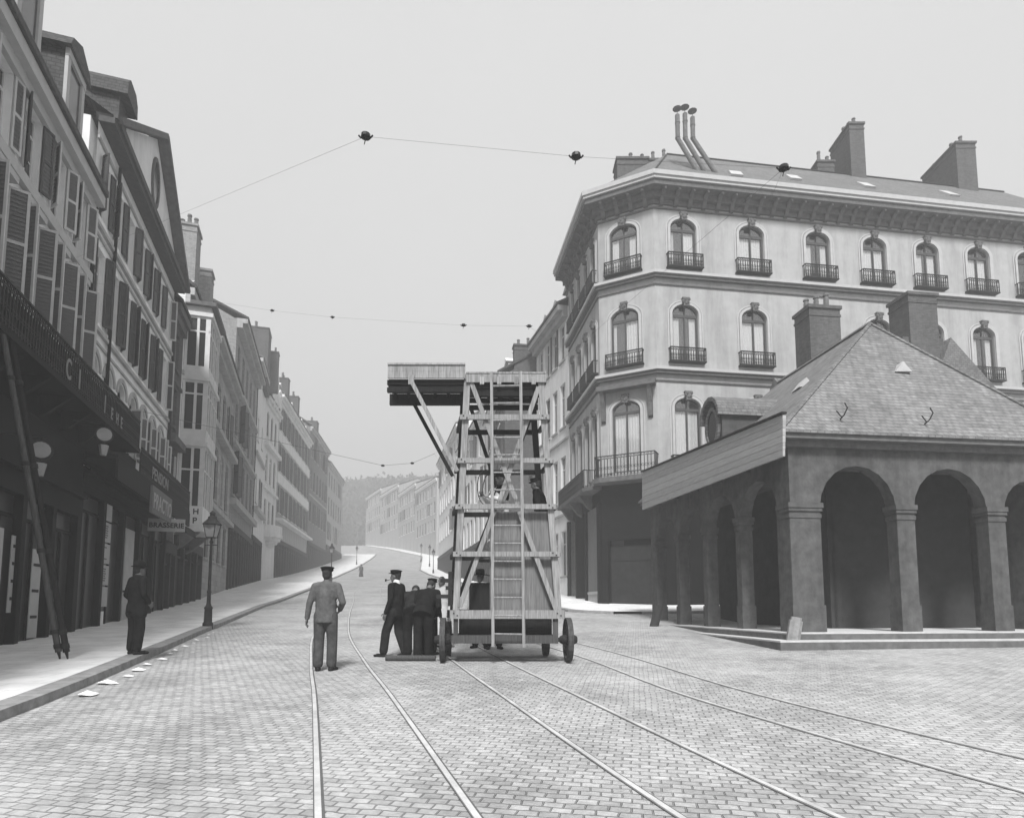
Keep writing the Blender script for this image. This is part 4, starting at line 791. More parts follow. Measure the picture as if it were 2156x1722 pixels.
# low house behind the arcade, chimneys stand in front of the corner building
def low_house():
    p = atY(1716, 700, 26.5); q = atY(1975, 690, 25.5)
    root = empty('low_house', (p.x, p.y, 1.2), .13, 'low dark house behind the arcade with two brick chimneys', 'house'); T = Matrix()
    m = MB(); m.box(-1., 9.5, -.4, 3.2, -.6, 8.6); m.build('wall', M['dgrey'], root)
    r = MB(); r.prism([(-.6, 8.62), (1.4, 10.9), (3.4, 8.62)], -1.2, 9.7, 0); r.build('roof', M['slate'], root)
    def zt(u, v, Y): return atY(u, v, Y).z-1.2
    chimney(root, T, .05, -.1, 1.45, 1.1, 8., zt(1716, 664, 26.5), 3, 'brick', 0)
    chimney(root, T, q.x-p.x+.0, -.1, 1.4, 1.2, 8., zt(1945, 612, 26), 0, 'brick', 1)
    g = MB(); g.box(q.x-p.x-1., q.x-p.x+1.0, -.6, .6, 8.6, zt(1945, 700, 26)); g.build('chimney_breast', M['brick'], root)
    s = MB(); s.prism([(q.x-p.x-.5, 8.6), (q.x-p.x+4.5, 8.6), (q.x-p.x+1.1, zt(1960, 692, 25.5))], -.9, 3.4, 1); s.build('cross_gable_roof', M['slate'], root)
low_house()
# guard stones
for (u, v, Y, h, m_, lab, lean) in ((1378, 1307, 20.6, .72, 'arcin', 'dark leaning guard stone at the farthest arcade pillar', .28), (1668, 1360, 14.0, .72, 'kerb', 'pale leaning guard stone at the arcade corner steps', .2)):
    p = atY(u, v, Y); k = MB(); k.T = Matrix.Rotation(lean, 4, 'Y'); k.prism([(.15*math.cos(t*PI/4+.3), .13*math.sin(t*PI/4+.3)) for t in range(8)], -.1, h*.9); k.prism([(.12*math.cos(t*PI/4+.3), .10*math.sin(t*PI/4+.3)) for t in range(8)], h*.9, h)
    tag(k.build('guard_stone', M[m_], loc=(p.x-.02, Y, Z(Y))), lab, 'guard stone')
# ------------------------------------------------------------------ street lamps
def lamp(loc, label, s=1.):
    root = empty('gas_lamp', loc, 0, label, 'street lamp', 'gas lamps along the street'); root.scale = (s, s, s)
    k = MB(); k.lathe([(.15, -.1), (.15, .08), (.12, .12), (.11, .5), (.13, .55), (.08, .62), (.06, .7), (.055, 1.), (.07, 1.04), (.048, 1.1), (.038, 2.55), (.06, 2.6), (.03, 2.66), (.03, 2.72)], n=12); k.bar((-.2, 0, 2.5), (.2, 0, 2.5), .025); k.build('post', M['iron'], root, True)
    g = MB(); P = [(.13, 2.74), (.2, 3.12)]
    def sq(r, z): return [(r, r, z), (-r, r, z), (-r, -r, z), (r, -r, z)]
    a, b = sq(.115, 2.74), sq(.185, 3.14)
    for i in range(4): g.face([a[i], a[(i+1) % 4], b[(i+1) % 4], b[i]])
    g.build('lantern_glass', M['lampg'], root)
    c = MB()
    for i in range(4): c.bar(a[i], b[i], .022); c.bar(a[i], a[(i+1) % 4], .022); c.bar(b[i], b[(i+1) % 4], .03)
    c.lathe([(.30, 3.15), (.14, 3.32), (.13, 3.38), (.08, 3.42), (.08, 3.5), (.1, 3.5), (.0, 3.6)], n=8); c.build('lantern_cap', M['iron'], root)
    return root
L0 = lamp((0, 0, 0), 'near gas lamp on the left pavement in front of the bay window house')
p = atY(437, 1323, 19.2); L0.location = (p.x, 19.2, Z(19.2)+.13)
for u, Y, lab, s in ((697, 62, 'gas lamp behind the standing man in the road', 1.15), (750, 118, 'gas lamp by the far bend of the road', 1.05), (886, 128, 'leftmost of the three hazy gas lamps beside the right-hand kerb', 1.1), (904, 112, 'middle one of the three hazy gas lamps beside the right-hand kerb', 1.15), (912, 92, 'nearest of the three hazy gas lamps beside the right-hand kerb', 1.05)):
    o = copy_tree(L0); o['label'] = lab; o.location = ((u-CX)/F*Y*1.0, Y, Z(Y)); o.scale = (s, s, s)
# leaning poles at far left
for i, (x, y, tx, lab) in enumerate(((-8.07, 11.15, -9.42, 'left one of two long dark banded poles leaning on the balcony'), (-7.93, 11.15, -9.38, 'right one of two long dark banded poles leaning on the balcony'))):
    z0 = Z(y)+.13; a = Vector((x, y, z0)); b = Vector((tx-(.0 if i == 0 else .12), 10.9+i*.3, 6.9)); d = (b-a); root = empty('long_pole', a, 0, lab, 'pole', 'long poles leaning on the balcony')
    k = MB(); k.tube([d*.02, d*1.04], .055, 10, .045); k.build('shaft', M['woodm' if i == 0 else 'woodd'], root)
    for t in (.03, .07, .3, .55, .8): k = MB(); k.tube([d*t, d*(t+.012)], .066, 10); k.build('iron_band', M['iron'], root)
    k = MB(); k.tube([(0, 0, 0), d*.02], .012, 6, .03); k.build('iron_spike', M['iron'], root)
# projecting lamp signs on the shop fronts
def shop_lamp(P, lab, ell=True):
    root = empty('shop_lantern', P, .6, lab, 'lantern', 'lantern signs over the left shopfronts'); root.scale = (.68, .68, .68)
    k = MB(); k.lathe([(.25, -.06), (.25, .06)], (0, 0, .55), 16, 'y'); k.build('round_sign', M['lampg'], root)
    b = MB(); b.bar((-1., 0, .95), (.1, 0, .95), .04); b.tube([(0, 0, .95), (0, 0, .76)], .02); b.tube([(0, 0, .34), (0, 0, .2)], .02); b.lathe([(.31, -.04), (.31, .04)], (0, 0.001, .55), 16, 'y'); b.build('bracket', M['iron'], root)
    g = MB(); g.lathe([(.1, -.25), (.17, .12), (.17, .14)], (0, 0, 0), 6); g.build('lantern_glass', M['lampg'], root)
p = atY(218, 945, 15.6); shop_lamp(p, 'hanging lantern with pale oval sign over the middle left shopfront')
p = atY(84, 985, 12.6); shop_lamp(p, 'darker hanging lantern at the left edge of the street')
# waste paper in the gutter
for i in range(14):
    u = 150+i*24+random.randint(-6, 6); y = 8.3+i*.75+random.random()*.2; x = lerp(LK, y)+.16+random.random()*.22
    k = MB(); n = 7; s = (.16 if i in (0, 1, 3, 4) else .09)*(.7+random.random()*.6)
    for q in range(n):
        a0, a1 = q*2*PI/n, (q+1)*2*PI/n; r0, r1 = s*(.6+.4*math.sin(q*2.3+i)**2), s*(.6+.4*math.sin((q+1) % n*2.3+i)**2); k.face([(0, 0, s*.35), (r0*math.cos(a0), r0*math.sin(a0)*.7, .01+.05*s*(q % 3)), (r1*math.cos(a1), r1*math.sin(a1)*.7, .01+.05*s*((q+1) % n % 3))])
    tag(k.build('waste_paper', M['paper'], loc=(x, y, Z(y)+.005)), 'crumpled white waste paper lying in the gutter along the left kerb', 'litter', 'scraps of paper in the left gutter')
# ------------------------------------------------------------------ tower wagon
def tower():
    Y0, Y1 = 11.6, 12.5; gz = Z(12.4); O = Vector((-.1, Y0, gz)); root = empty('tower_wagon', O, 0, 'tall wooden inspection tower on a four-wheeled wagon standing on the tram rails', 'wagon')
    def f(u, v, Y=Y0): return atY(u, v, Y)-O
    def back(p): return p+Vector((-.14, Y1-Y0, .01))
    W = M['wood']
    lf = (f(984.7, 789.5), f(960, 1291)); rf = (f(1138.7, 797), f(1176, 1291)); 
    def at(post, v): 
        a, b = post; z = f(0, v).z; t = (z-a.z)/(b.z-a.z); return a.lerp(b, t)
    for (a, b) in (lf, rf): k = MB(); k.bar(a, b, .12, .09, (0, 1, 0)); k.build('post', W, root)
    for (a, b) in (lf, rf): k = MB(); k.bar(back(a), back(b), .12, .1, (0, 1, 0)); k.build('post', M['woodd'], root)  # rear posts take a much darker wood than the front pair
    for v in (881, 972, 1068, 1167, 1293):
        a, b = at(lf, v), at(rf, v); e = Vector((.1, 0, 0)); h = .16 if v == 1293 else .095; dy = Vector((0, -.08, 0)); k = MB(); k.bar(a-e+dy, b+e+dy, .06, h); k.m = 1
        for t_ in (a, b):
            for ox, oz in ((-.03, .02), (.035, -.022)): k.box(t_.x+ox-.012, t_.x+ox+.012, t_.y-.12, t_.y-.105, t_.z+oz-.012, t_.z+oz+.012)
        k.build('rail', [W, M['iron']], root)
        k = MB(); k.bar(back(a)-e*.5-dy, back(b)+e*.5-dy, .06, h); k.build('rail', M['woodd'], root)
        k = MB(); k.bar(a+Vector((-.09, 0, 0)), back(a)+Vector((-.09, 0, 0)), .06, h*.9); k.bar(b+Vector((.09, 0, 0)), back(b)+Vector((.09, 0, 0)), .06, h*.9); k.build('rail', M['woodm'], root)
    def brace(a, b, m=W, w=.085, name='brace'): k = MB(); k.bar(a, b, w, .05, (0, 1, 0)); k.build(name, m, root)
    q = Vector((0, -.03, 0)); brace(f(990, 800)+q, f(1090, 1062)+q); brace(f(1134, 815)+q*0.2, f(1050, 1060)+q*.2); brace(f(1042, 1072)+q, f(968, 1278)+q); brace(f(1093, 1078)-Vector((0, .06, 0)), f(1171, 1285)-Vector((0, .06, 0)), W)
    bb = lambda u, v: f(u, v, Y1)
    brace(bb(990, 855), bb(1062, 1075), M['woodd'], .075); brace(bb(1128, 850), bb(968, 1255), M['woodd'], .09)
    # back-left leg and lashed upright standing just outside the left side
    # plank panel closing the right half
    k = MB(); a0, a1, b0, b1 = f(1031, 1076), f(1162, 1076), f(1031, 1286), f(1172, 1286); n = 6
    for i in range(n):
        s, t = i/n, (i+1)/n-.0005; P = [b0.lerp(b1, s), b0.lerp(b1, t), a0.lerp(a1, t), a0.lerp(a1, s)]; P = [p+Vector((0, .06+.004*(i % 2), 0)) for p in P]; Q = [p+Vector((0, .025, 0)) for p in P]; ids = [k.vert(p) for p in P+Q]
        for fz in ((0, 1, 2, 3), (7, 6, 5, 4), (0, 4, 5, 1), (1, 5, 6, 2), (2, 6, 7, 3), (3, 7, 4, 0)): k.idx([ids[x] for x in fz])
    k.build('plank_panel', M['woodp'], root)
    # ladder
    l0, l1, r0, r1 = f(1035, 784, Y0-.2), f(1038, 1361, Y0-.2), f(1096, 783, Y0-.2), f(1103, 1362, Y0-.2); k = MB(); k.bar(l0, l1, .055, .08, (0, 1, 0)); k.bar(r0, r1, .055, .08, (0, 1, 0)); lo = k.build('ladder', W, root)
    for i in range(15):
        t = .052+i*.0645; k = MB(); k.tube([l0.lerp(l1, t), r0.lerp(r1, t)], .017, 6); k.build('rung', W, lo)
    # top platform: joists, boards, front board, hinged side flap
    z0, z1 = f(985, 832).z, f(985, 808).z; k = MB(); xa, xb = f(985, 800).x-.06, f(1145, 800).x+.02
    for z in (z0+.02, z0+.17): k.box(xa, xb, -.02, .08, z-.04, z+.05); k.box(xa-.1, xb-.1, .78, .86, z-.04, z+.05)
    for i in range(7): x = xa+(xb-xa)*(i+.5)/7; k.bar((x, .08, z1-.02), (x-.12, .84, z1-.02), .07, .09)
    k.box(xa, xb, .0, .05, z0-.02, z1)  # added dark plate stands in for the shade under the deck
    k.build('platform_joist', M['woodd'], root)
    k = MB()
    for i in range(4): y = -.05+i*.235; x = -.13*y; k.box(xa+x-.02, xb+x+.02, y, y+.23, z1+.04, z1+.075)
    k.build('platform_deck', M['woodm'], root)
    k = MB(); zt = f(985, 787).z; k.box(xa+.03, xb+.02, -.09, -.06, z1, zt-.0); k.box(xa+.03, xb+.02, -.1, -.09, zt-.03, zt); 
    for i in range(4): x = xa+.3+i*.33; k.box(x, x+.08, -.12, -.09, z1-.05, z1+.1)
    k.build('front_board', W, root)
    x2, x3 = f(818, 800).x, f(980, 800).x; zt = f(818, 769).z; zm = f(818, 800).z; zl = f(818, 826).z; k = MB(); k.box(x2, x3, -.1, -.06, zm, zm+(zt-zm)*.45); k.box(x2, x3, -.098, -.062, zm+(zt-zm)*.46, zt-.04); k.box(x2, x3, -.12, -.05, zt-.035, zt); k.build('flap_board', W, root)
    k = MB(); k.box(x2-.02, x3+.05, -.03, .05, zm-.1, zm-.01); k.box(x2-.02, x3+.05, -.03, .05, zl, zl+.09); k.box(x2, x3, 0, .03, zl+.09, zm-.1); k.box(x2-.12, x3-.1, .72, .8, zl, zm-.02)
    for i in range(6): x = x2+.1+i*.27; k.bar((x, .05, zm-.06), (x-.1, .74, zm-.06), .06, .08)
    for i in range(3): y = .02+i*.25; k.box(x2-.13*y, x3-.13*y, y, y+.22, zm-.01, zm+.02)
    k.build('flap_frame', M['woodd'], root)
    k = MB(); k.box(f(862, 800).x, f(874, 800).x, -.13, -.1, zm-.13, zm+.05); k.build('hinge_plate', M['wood'], root)
    brace(f(868, 806, Y0-.12), f(963, 992, Y0-.12), W, .075, 'strut'); brace(f(862, 832, Y0+.7), f(953, 1002, Y0+.7), M['woodd'], .075, 'strut')
    # wagon: deck frame, dark box, sill beam, axles
    zf = f(960, 1302).z; za = f(960, 1338).z; zc = f(960, 1354).z; xl, xr = f(953, 1320).x, f(1177, 1320).x
    k = MB(); k.box(xl+.1, xr-.12, .2, 1.04, za+.02, zf+.03); k.build('wagon_box', M['woodd'], root)
    k = MB(); k.box(xl-.02, xr-.02, -.06, .08, zc, za+.01); k.box(xl-.1, xr-.2, 1.05, 1.17, zc, za); k.box(xl, xl+.1, .08, 1.05, zc, za); k.box(xr-.22, xr-.12, .08, 1.05, zc, za)
    k.box(xl+.02, xl+.1, -.06, .02, za+.01, zf); k.box(xr-.12, xr-.02, -.06, .02, za+.01, zf); k.build('chassis', M['woodm'], root)
    k = MB(); k.box(f(985, 1250).x, f(1031, 1250).x, .35, .8, zf+.1, f(985, 1227, 12.1).z); k.build('tool_chest', M['woodd'], root)
    k = MB(); zz = f(1, 1225).z
    for z, x in ((zz, -.25), (zz-.14, -.15), (zz-.3, -.32), (zz-.06, -.1)): k.box(xl+x, xl+.05, .1, .3, z, z+.07)
    k.box(xl-.1, xl-.02, .08, .35, zz-.45, zz+.2); k.build('winch', M['iron'], root)
    # wheels
    def wheel(u, Y, R, nm='wheel'):
        x = (u-CX)/F*Y; gz_ = Z(Y)+.012; c = Vector((x, Y, gz_+R))-O; w = MB(Matrix.Translation(c) @ Matrix.Rotation(.06, 4, 'Z'))
        n = 28
        for (ra, rb, h) in ((R, R-.07, .05),):
            for i in range(n):
                a0, a1 = i*2*PI/n, (i+1)*2*PI/n; P = [(ra*math.cos(a0), ra*math.sin(a0)), (ra*math.cos(a1), ra*math.sin(a1)), (rb*math.cos(a1), rb*math.sin(a1)), (rb*math.cos(a0), rb*math.sin(a0))]; w.prism(P, -h/1., h/1., 0)
        o = w.build(nm, M['woodm'], root)
        s = MB(Matrix.Translation(c) @ Matrix.Rotation(.06, 4, 'Z'))
        for i in range(12): a = i*2*PI/12; s.bar((0, .05*math.cos(a), .05*math.sin(a)), (0, (R-.06)*math.cos(a), (R-.06)*math.sin(a)), .035, .05, (1, 0, 0))
        s.build('spokes', M['woodm'], o)
        hb = MB(Matrix.Translation(c) @ Matrix.Rotation(.06, 4, 'Z')); hb.lathe([(.06, -.16), (.09, -.1), (.1, .1), (.06, .17)], axis='x', n=12); hb.build('hub', M['iron'], o)
    wheel(934, 11.72, .41); wheel(1195, 11.72, .41); wheel(946, 12.66, .35); wheel(1148, 12.66, .35)
    k = MB()
    for (a, b, Y, R) in ((934, 1195, 11.72, .41), (946, 1148, 12.66, .35)):
        z = Z(Y)+R+.01; k.bar(Vector(((a-CX)/F*Y, Y, z))-O, Vector(((b-CX)/F*Y, Y, z))-O, .08, .08)
    z = Z(11.7)+.42; 
    for u in (956, 1172): x = (u-CX)/F*11.72; k.box(x-O.x-.05, x-O.x+.05, .05, .3, z-O.z, zc+.02)
    for u in (958, 1140): x = (u-CX)/F*12.66; k.box(x-O.x-.05, x-O.x+.05, .95, 1.15, Z(12.66)+.36-O.z, zc+.02)
    k.build('axle', M['iron'], root)
    # mid platform for the men
    zp = f(1000, 1172).z; k = MB()
    for i in range(3): y = .12+i*.25; k.box(-.55-.13*y, .75-.13*y, y, y+.23, zp-.04, zp)
    k.build('mid_platform', M['woodm'], root)
    return O, zp+O.z
TO, ZPLAT = tower()
# rope looped at the tower
p0 = atY(1022, 1025, 12.3); k = MB(); k.tube([p0+Vector((.16*math.cos(t*.35+1.2), .03*math.sin(t), .36*math.sin(t*.35+1.2))) for t in range(11)], .01, 5); k.tube([p0+Vector((.1*math.cos(t*.35+1.4)+.05, .05, .3*math.sin(t*.35+1.4)-.04)) for t in range(11)], .01, 5); tag(k.build('rope', M['iron']), 'dark rope hanging in a loop inside the timber tower', 'rope')
p0 = atY(812, 1388, 11.9); k = MB(); k.T = Matrix.Rotation(-.03, 4, 'Z'); k.tube([(0, 0, 0), (.95, .02, 0)], .055, 10, .05); tag(k.build('log', M['woodm'], loc=(p0.x, 11.9, Z(11.9)+.06)), 'short round timber lying on the cobbles by the workers', 'timber')
# ------------------------------------------------------------------ people
HIDDEN = []
def remesh(mb, name, m, vox=.014, smooth=3):
    me = mb.mesh(name, m); o = bpy.data.objects.new('tmp', me); COL.objects.link(o)
    r = o.modifiers.new('r', 'REMESH'); r.mode = 'VOXEL'; r.voxel_size = vox; s = o.modifiers.new('s', 'SMOOTH'); s.factor = .5; s.iterations = smooth
    dg = bpy.context.evaluated_depsgraph_get(); out = bpy.data.meshes.new_from_object(o.evaluated_get(dg)); out.name = name
    bpy.data.objects.remove(o); out.materials.clear(); out.materials.append(m); out.polygons.foreach_set('use_smooth', [True]*len(out.polygons)); return out
def person(label, loc, rz, h=1.72, top='cloth', legs='trou', hat='cap', lean=0, pose=None, head=(0, 0), skirt=False, coat=0., apron=None, pipe=False, sit=False, collar=False, group=None, vest=False, grp=None):
    s = h/1.72; J = dict(pel=(0, 0, .95), che=(0, .0, 1.28), nec=(0, .0, 1.46), hd=(0, .03, 1.61), shL=(-.185, 0, 1.41), shR=(.185, 0, 1.41), elL=(-.25, -.03, 1.12), elR=(.25, -.03, 1.12), wrL=(-.27, .06, .88), wrR=(.27, .06, .88), hiL=(-.095, 0, .92), hiR=(.095, 0, .92), knL=(-.11, .03, .5), knR=(.11, .03, .5), anL=(-.12, -.01, .09), anR=(.12, -.01, .09))
    J = {k: Vector(v) for k, v in J.items()}
    for k, v in (pose or {}).items(): J[k] = Vector(v)
    if lean:
        R = Matrix.Rotation(-lean, 4, 'X'); c = J['pel'].copy()
        for k in ('che', 'nec', 'hd', 'shL', 'shR', 'elL', 'elR', 'wrL', 'wrR'): 
            if not (pose and k in pose and k in ('elL', 'elR', 'wrL', 'wrR')): J[k] = c+(R @ (J[k]-c))
    # body: one continuous surface
    b = MB()
    up = (J['nec']-J['pel']).normalized(); side = (J['shR']-J['shL']).normalized(); fw = up.cross(side).normalized()*-1
    fw = side.cross(up)*-1 if False else up.cross(side)
    if fw.y < 0 and not lean: fw = -fw
    Rt = Matrix((side, side.cross(up)*-1, up)).transposed().to_4x4()
    yv, ph = head; Rh = (Matrix.Rotation(yv, 4, 'Z') @ Matrix.Rotation(ph-lean*.6, 4, 'X')); hc = J['hd']
    hp = lambda x, y, z: hc+Rh @ Vector((x, y, z))
    b.ell(hp(0, -.01, .035), .076, .096, .095, 16, 12, Rh); b.ell(hp(0, .015, -.04), .06, .075, .08, 14, 10, Rh); b.cone(hp(0, .03, -.085), hp(0, .06, -.095), .032, .025, 8)
    b.cone(hp(0, .085, .01), hp(0, .108, -.025), .012, .017, 8); b.ell(hp(0, .082, -.062), .028, .014, .012, 8, 6, Rh); b.ell(hp(0, .078, .035), .055, .016, .012, 8, 6, Rh)
    for q in (-1, 1): b.ell(hp(q*.077, -.005, -.005), .012, .022, .034, 8, 6, Rh)
    b.cone(J['nec'], hp(0, -.02, -.06), .055, .052); b.ell(J['che'], .15, .1, .2, 14, 10, Rt); b.ell(J['pel'], .15, .1, .12, 14, 10, Rt); b.cone(J['pel'], J['che'], .11, .12)
    for L in 'LR':
        b.cone(J['sh'+L], J['el'+L], .048, .037); b.cone(J['el'+L], J['wr'+L], .037, .026); b.cone(J['hi'+L], J['kn'+L], .078, .052); b.cone(J['kn'+L], J['an'+L], .05, .035)
    me = remesh(b, 'person', M['skin'], .016, 2)
    # eyes and hands joined to the body mesh
    x = MB(); x.m = 0
    for L, sg in (('L', -1), ('R', 1)):
        w = J['wr'+L]; d = (w-J['el'+L]).normalized(); a = d.cross(Vector((0, 1, 0))); a = Vector((1, 0, 0)) if a.length < .1 else a.normalized(); nn = a.cross(d).normalized(); Rm = Matrix((nn, a, d)).transposed().to_4x4()
        x.ell(w+d*.045, .042, .018, .055, 10, 8, Rm)
        for i, ln in enumerate((.062, .075, .07, .054)):
            o = w+d*.085+nn*(-.03+.02*i); p1 = o+d*ln*.5+a*(-sg)*.008; p2 = p1+d*ln*.42+a*(-sg)*.028; x.cone(o, p1, .0095, .009, 6); x.cone(p1, p2, .009, .0075, 6)
        o = w+d*.03+nn*.035; p1 = o+nn*.028+d*.028; x.cone(o, p1, .012, .0105, 6); x.cone(p1, p1+d*.03+nn*.006, .0105, .009, 6)
    x.m = 1
    for q in (-1, 1): x.ell(hp(q*.03, .078, .012), .011, .008, .007, 8, 6, Rh)
    he = x.mesh('tmp', [M['skin'], M['boot']], True); bm = bmesh.new(); bm.from_mesh(me); bm.from_mesh(he); bm.to_mesh(me); bm.free(); me.materials.append(M['boot'])
    for pl in me.polygons: pl.use_smooth = True
    root = link('person', me); root.location = loc; root.rotation_euler.z = rz; root.scale = (s, s, s); tag(root, label, 'person', grp)
    # jacket
    j = MB(); j.ell(J['che'], .195, .128, .235, 16, 12, Rt); j.T = Matrix.Translation(J['pel']) @ Rt @ Matrix.Diagonal((1, .76, 1, 1)); j.lathe([(.13, .34), (.165, .22), (.178, .05), (.192, -.15)], n=20); j.T = Matrix(); j.ell(J['pel'].lerp(J['che'], .45), .182, .135, .2, 16, 12, Rt); j.cone(J['pel'].lerp(J['che'], .2), J['che'], .15, .15); j.cone(J['shL'].lerp(J['nec'], .25), J['shR'].lerp(J['nec'], .25), .07, .07)
    j.cone(J['nec']-up*.03, J['nec']+up*.015, .08, .065)
    if coat:
        for L in 'LR': j.cone(J['hi'+L], J['hi'+L].lerp(J['kn'+L], coat), .12, .135)
    for L in 'LR':
        j.cone(J['sh'+L], J['el'+L], .072, .056); j.cone(J['el'+L], J['wr'+L]-(J['wr'+L]-J['el'+L])*.02, .056, .045)
    jm = remesh(j, 'jacket', M['shirt' if vest else top], .016, 3); link('jacket' if not vest else 'shirt', jm, root)
    if vest:
        v = MB(); v.ell(J['che'], .2, .136, .24, 16, 12, Rt); v.ell(J['pel']+Vector((0, 0, .08)), .18, .136, .14, 16, 12, Rt); link('waistcoat', remesh(v, 'waistcoat', M[top], .016, 3), root)
    t = MB()
    if skirt:
        t.lathe([(.17, 1.0), (.2, .85), (.27, .4), (.33, .06)], (0, 0, 0), 18); link('skirt', remesh(t, 'skirt', M[legs], .018, 3), root)
    else:
        t.ell(J['pel']-Vector((0, 0, .03)), .175, .125, .14, 16, 12)
        for L in 'LR': t.cone(J['hi'+L], J['kn'+L], .11, .09); t.cone(J['kn'+L], J['an'+L]+Vector((0, 0, .03)), .09, .086)
        link('trousers', remesh(t, 'trousers', M[legs], .016, 2), root)
    for L, sg in (('L', -1), ('R', 1)):
        an = J['an'+L]; f = MB(); dr = Vector((.25*sg, 1, 0)).normalized(); base = Vector((an.x, an.y, an.z-.06)); f.cone(base-dr*.03, base+dr*.13, .045, .04); f.cone(base, an+Vector((0, 0, .03)), .05, .05); f.ell(base+dr*.17+Vector((0, 0, -.005)), .042, .05, .03, 10, 6)
        link('shoe', remesh(f, 'shoe', M['boot'], .012, 1), root)
    hr = MB(); hr.ell(hp(0, -.025, .045), .083, .096, .098, 14, 10, Rh); hr.ell(hp(0, -.05, -.01), .07, .06, .08, 12, 8, Rh); link('hair', remesh(hr, 'hair', M['hair'], .014, 2), root)
    c = MB(Matrix.Translation(hc) @ Rh)
    if hat == 'cap': c.ell((0, -.005, .085), .105, .115, .05, 16, 8); c.ell((0, -.01, .118), .12, .125, .028, 16, 8); c.prism([(-.07, .06), (-.05, .13), (0, .155), (.05, .13), (.07, .06)], .058, .07)
    elif hat == 'bowler': c.ell((0, -.005, .09), .1, .11, .1, 16, 10); c.lathe([(.09, .055), (.15, .06), (.155, .068), (.09, .07)], (0, 0, 0), 18)
    elif hat == 'hat': c.lathe([(.1, .05), (.098, .16), (.085, .185), (0, .17)], (0, 0, 0), 18); c.lathe([(.09, .045), (.17, .05), (.175, .058), (.09, .06)], (0, 0, 0), 18)
    if c.v: c.build('hat' if hat != 'cap' else 'cap', M['cloth'], root, True)
    if collar:
        k = MB(); k.cone(J['nec']-up*.01, J['nec']+up*.045, .082, .07); k.cone(J['nec']+Vector((0, .1, -.05)), J['nec']+Vector((0, .125, -.14)), .025, .02); link('collar', remesh(k, 'collar', M['shirt'], .012, 1), root)
    if pipe:
        k = MB(Matrix.Translation(hc) @ Rh); k.tube([(0, .09, -.055), (0, .15, -.075), (0, .2, -.085)], .006, 6); k.lathe([(.016, -.02), (.02, .03)], (0, .205, -.085), 8); tag(k.build('tobacco_pipe', M['boot'], root, True))
    return root
def gpos(u, Y, dz=0): return ((u-CX)/F*Y, Y, Z(Y)+dz)
# centre man, back to the camera
person('man in grey jacket standing alone on the tram rail, seen from behind', gpos(688, 10.6), .05, 1.74, 'clothg', 'trou', 'cap', grp=None, pose=dict(anL=(-.11, .0, .09), anR=(.11, .02, .09), wrR=(.2, .16, 1.02), elR=(.29, -.05, 1.14), elL=(-.27, -.02, 1.13), wrL=(-.31, .0, .88)))
person('stout man in long black coat standing on the left pavement', gpos(290, 11.9, .13), -.5, 1.72, 'cloth', 'cloth', 'bowler', coat=.35, pose=dict(elL=(-.28, -.04, 1.13), elR=(.28, -.04, 1.13), wrL=(-.24, .1, .98), wrR=(.24, .1, .98), anL=(-.09, 0, .09), anR=(.09, 0, .09)))
GP = 'workmen gathered beside the tower wagon'
person('workman in peaked cap with white neckcloth smoking a pipe beside the wagon', gpos(835, 12.55), 1.15, 1.72, 'cloth', 'cloth2', 'cap', pose=dict(anL=(-.12, .2, .09), knL=(-.11, .16, .5), anR=(.1, -.16, .09), knR=(.1, .0, .5), wrR=(.24, .12, .95)), collar=True, pipe=True, grp=GP, head=(.2, .05))
person('workman bending forward with rounded back next to the pipe smoker', gpos(872, 12.35), .1, 1.8, 'cloth2', 'cloth', None, lean=1., grp=GP, pose=dict(wrL=(-.16, .55, .78), elL=(-.24, .3, .98), wrR=(.2, .5, .75), elR=(.27, .28, .95), anL=(-.1, -.05, .09), anR=(.1, .02, .09)), head=(0, -.9))
person('stooping workman in black nearest the wagon wheel, back turned', gpos(892, 12.0), -.15, 1.74, 'cloth', 'cloth', None, lean=.75, grp=GP, pose=dict(wrL=(-.1, .45, .85), elL=(-.22, .2, 1.0), wrR=(.16, .42, .85), elR=(.26, .18, 1.), anL=(-.1, .0, .09), anR=(.08, .1, .09)), head=(.1, -.8))
person('small dark-capped lad between the stooping workmen and the wagon', gpos(905, 12.9), -.5, 1.56, 'cloth', 'cloth', 'cap', grp=GP, lean=.12)
person('person in a pale smock standing behind the workmen by the wagon', gpos(931, 14.4), 2.6, 1.6, 'smock', 'smock', None, grp=GP, skirt=True)
person('man in white shirt and dark hat standing behind the wagon', gpos(1012, 14.2), 2.9, 1.72, 'shirt', 'cloth', 'hat', grp='onlookers behind the wagon')
person('second onlooker in black behind the wagon, mostly hidden by the planks', gpos(1040, 14.0), 3.3, 1.7, 'cloth', 'cloth', 'hat', grp='onlookers behind the wagon')
p = atY(1056, 1030, 12.0); person('worker in dark waistcoat and white sleeves standing inside the timber tower', (p.x, 12.0, ZPLAT), 2.2, 1.66, 'cloth', 'smock', 'cap', vest=True, grp='men up on the tower', pose=dict(wrL=(-.1, .35, 1.2), elL=(-.25, .15, 1.15), wrR=(.1, .38, 1.25), elR=(.26, .15, 1.15)))
p = atY(1140, 1030, 12.1); person('worker in black reaching up at the right side of the timber tower', (p.x, 12.1, ZPLAT), 1.2, 1.6, 'cloth', 'cloth', 'cap', grp='men up on the tower', pose=dict(wrR=(.3, .3, 1.75), elR=(.32, .18, 1.5)), lean=.15)
person('tiny figure walking in the distance up the street', gpos(760, 84), .5, 1.65, 'clothg', 'trou', 'hat', skirt=True)
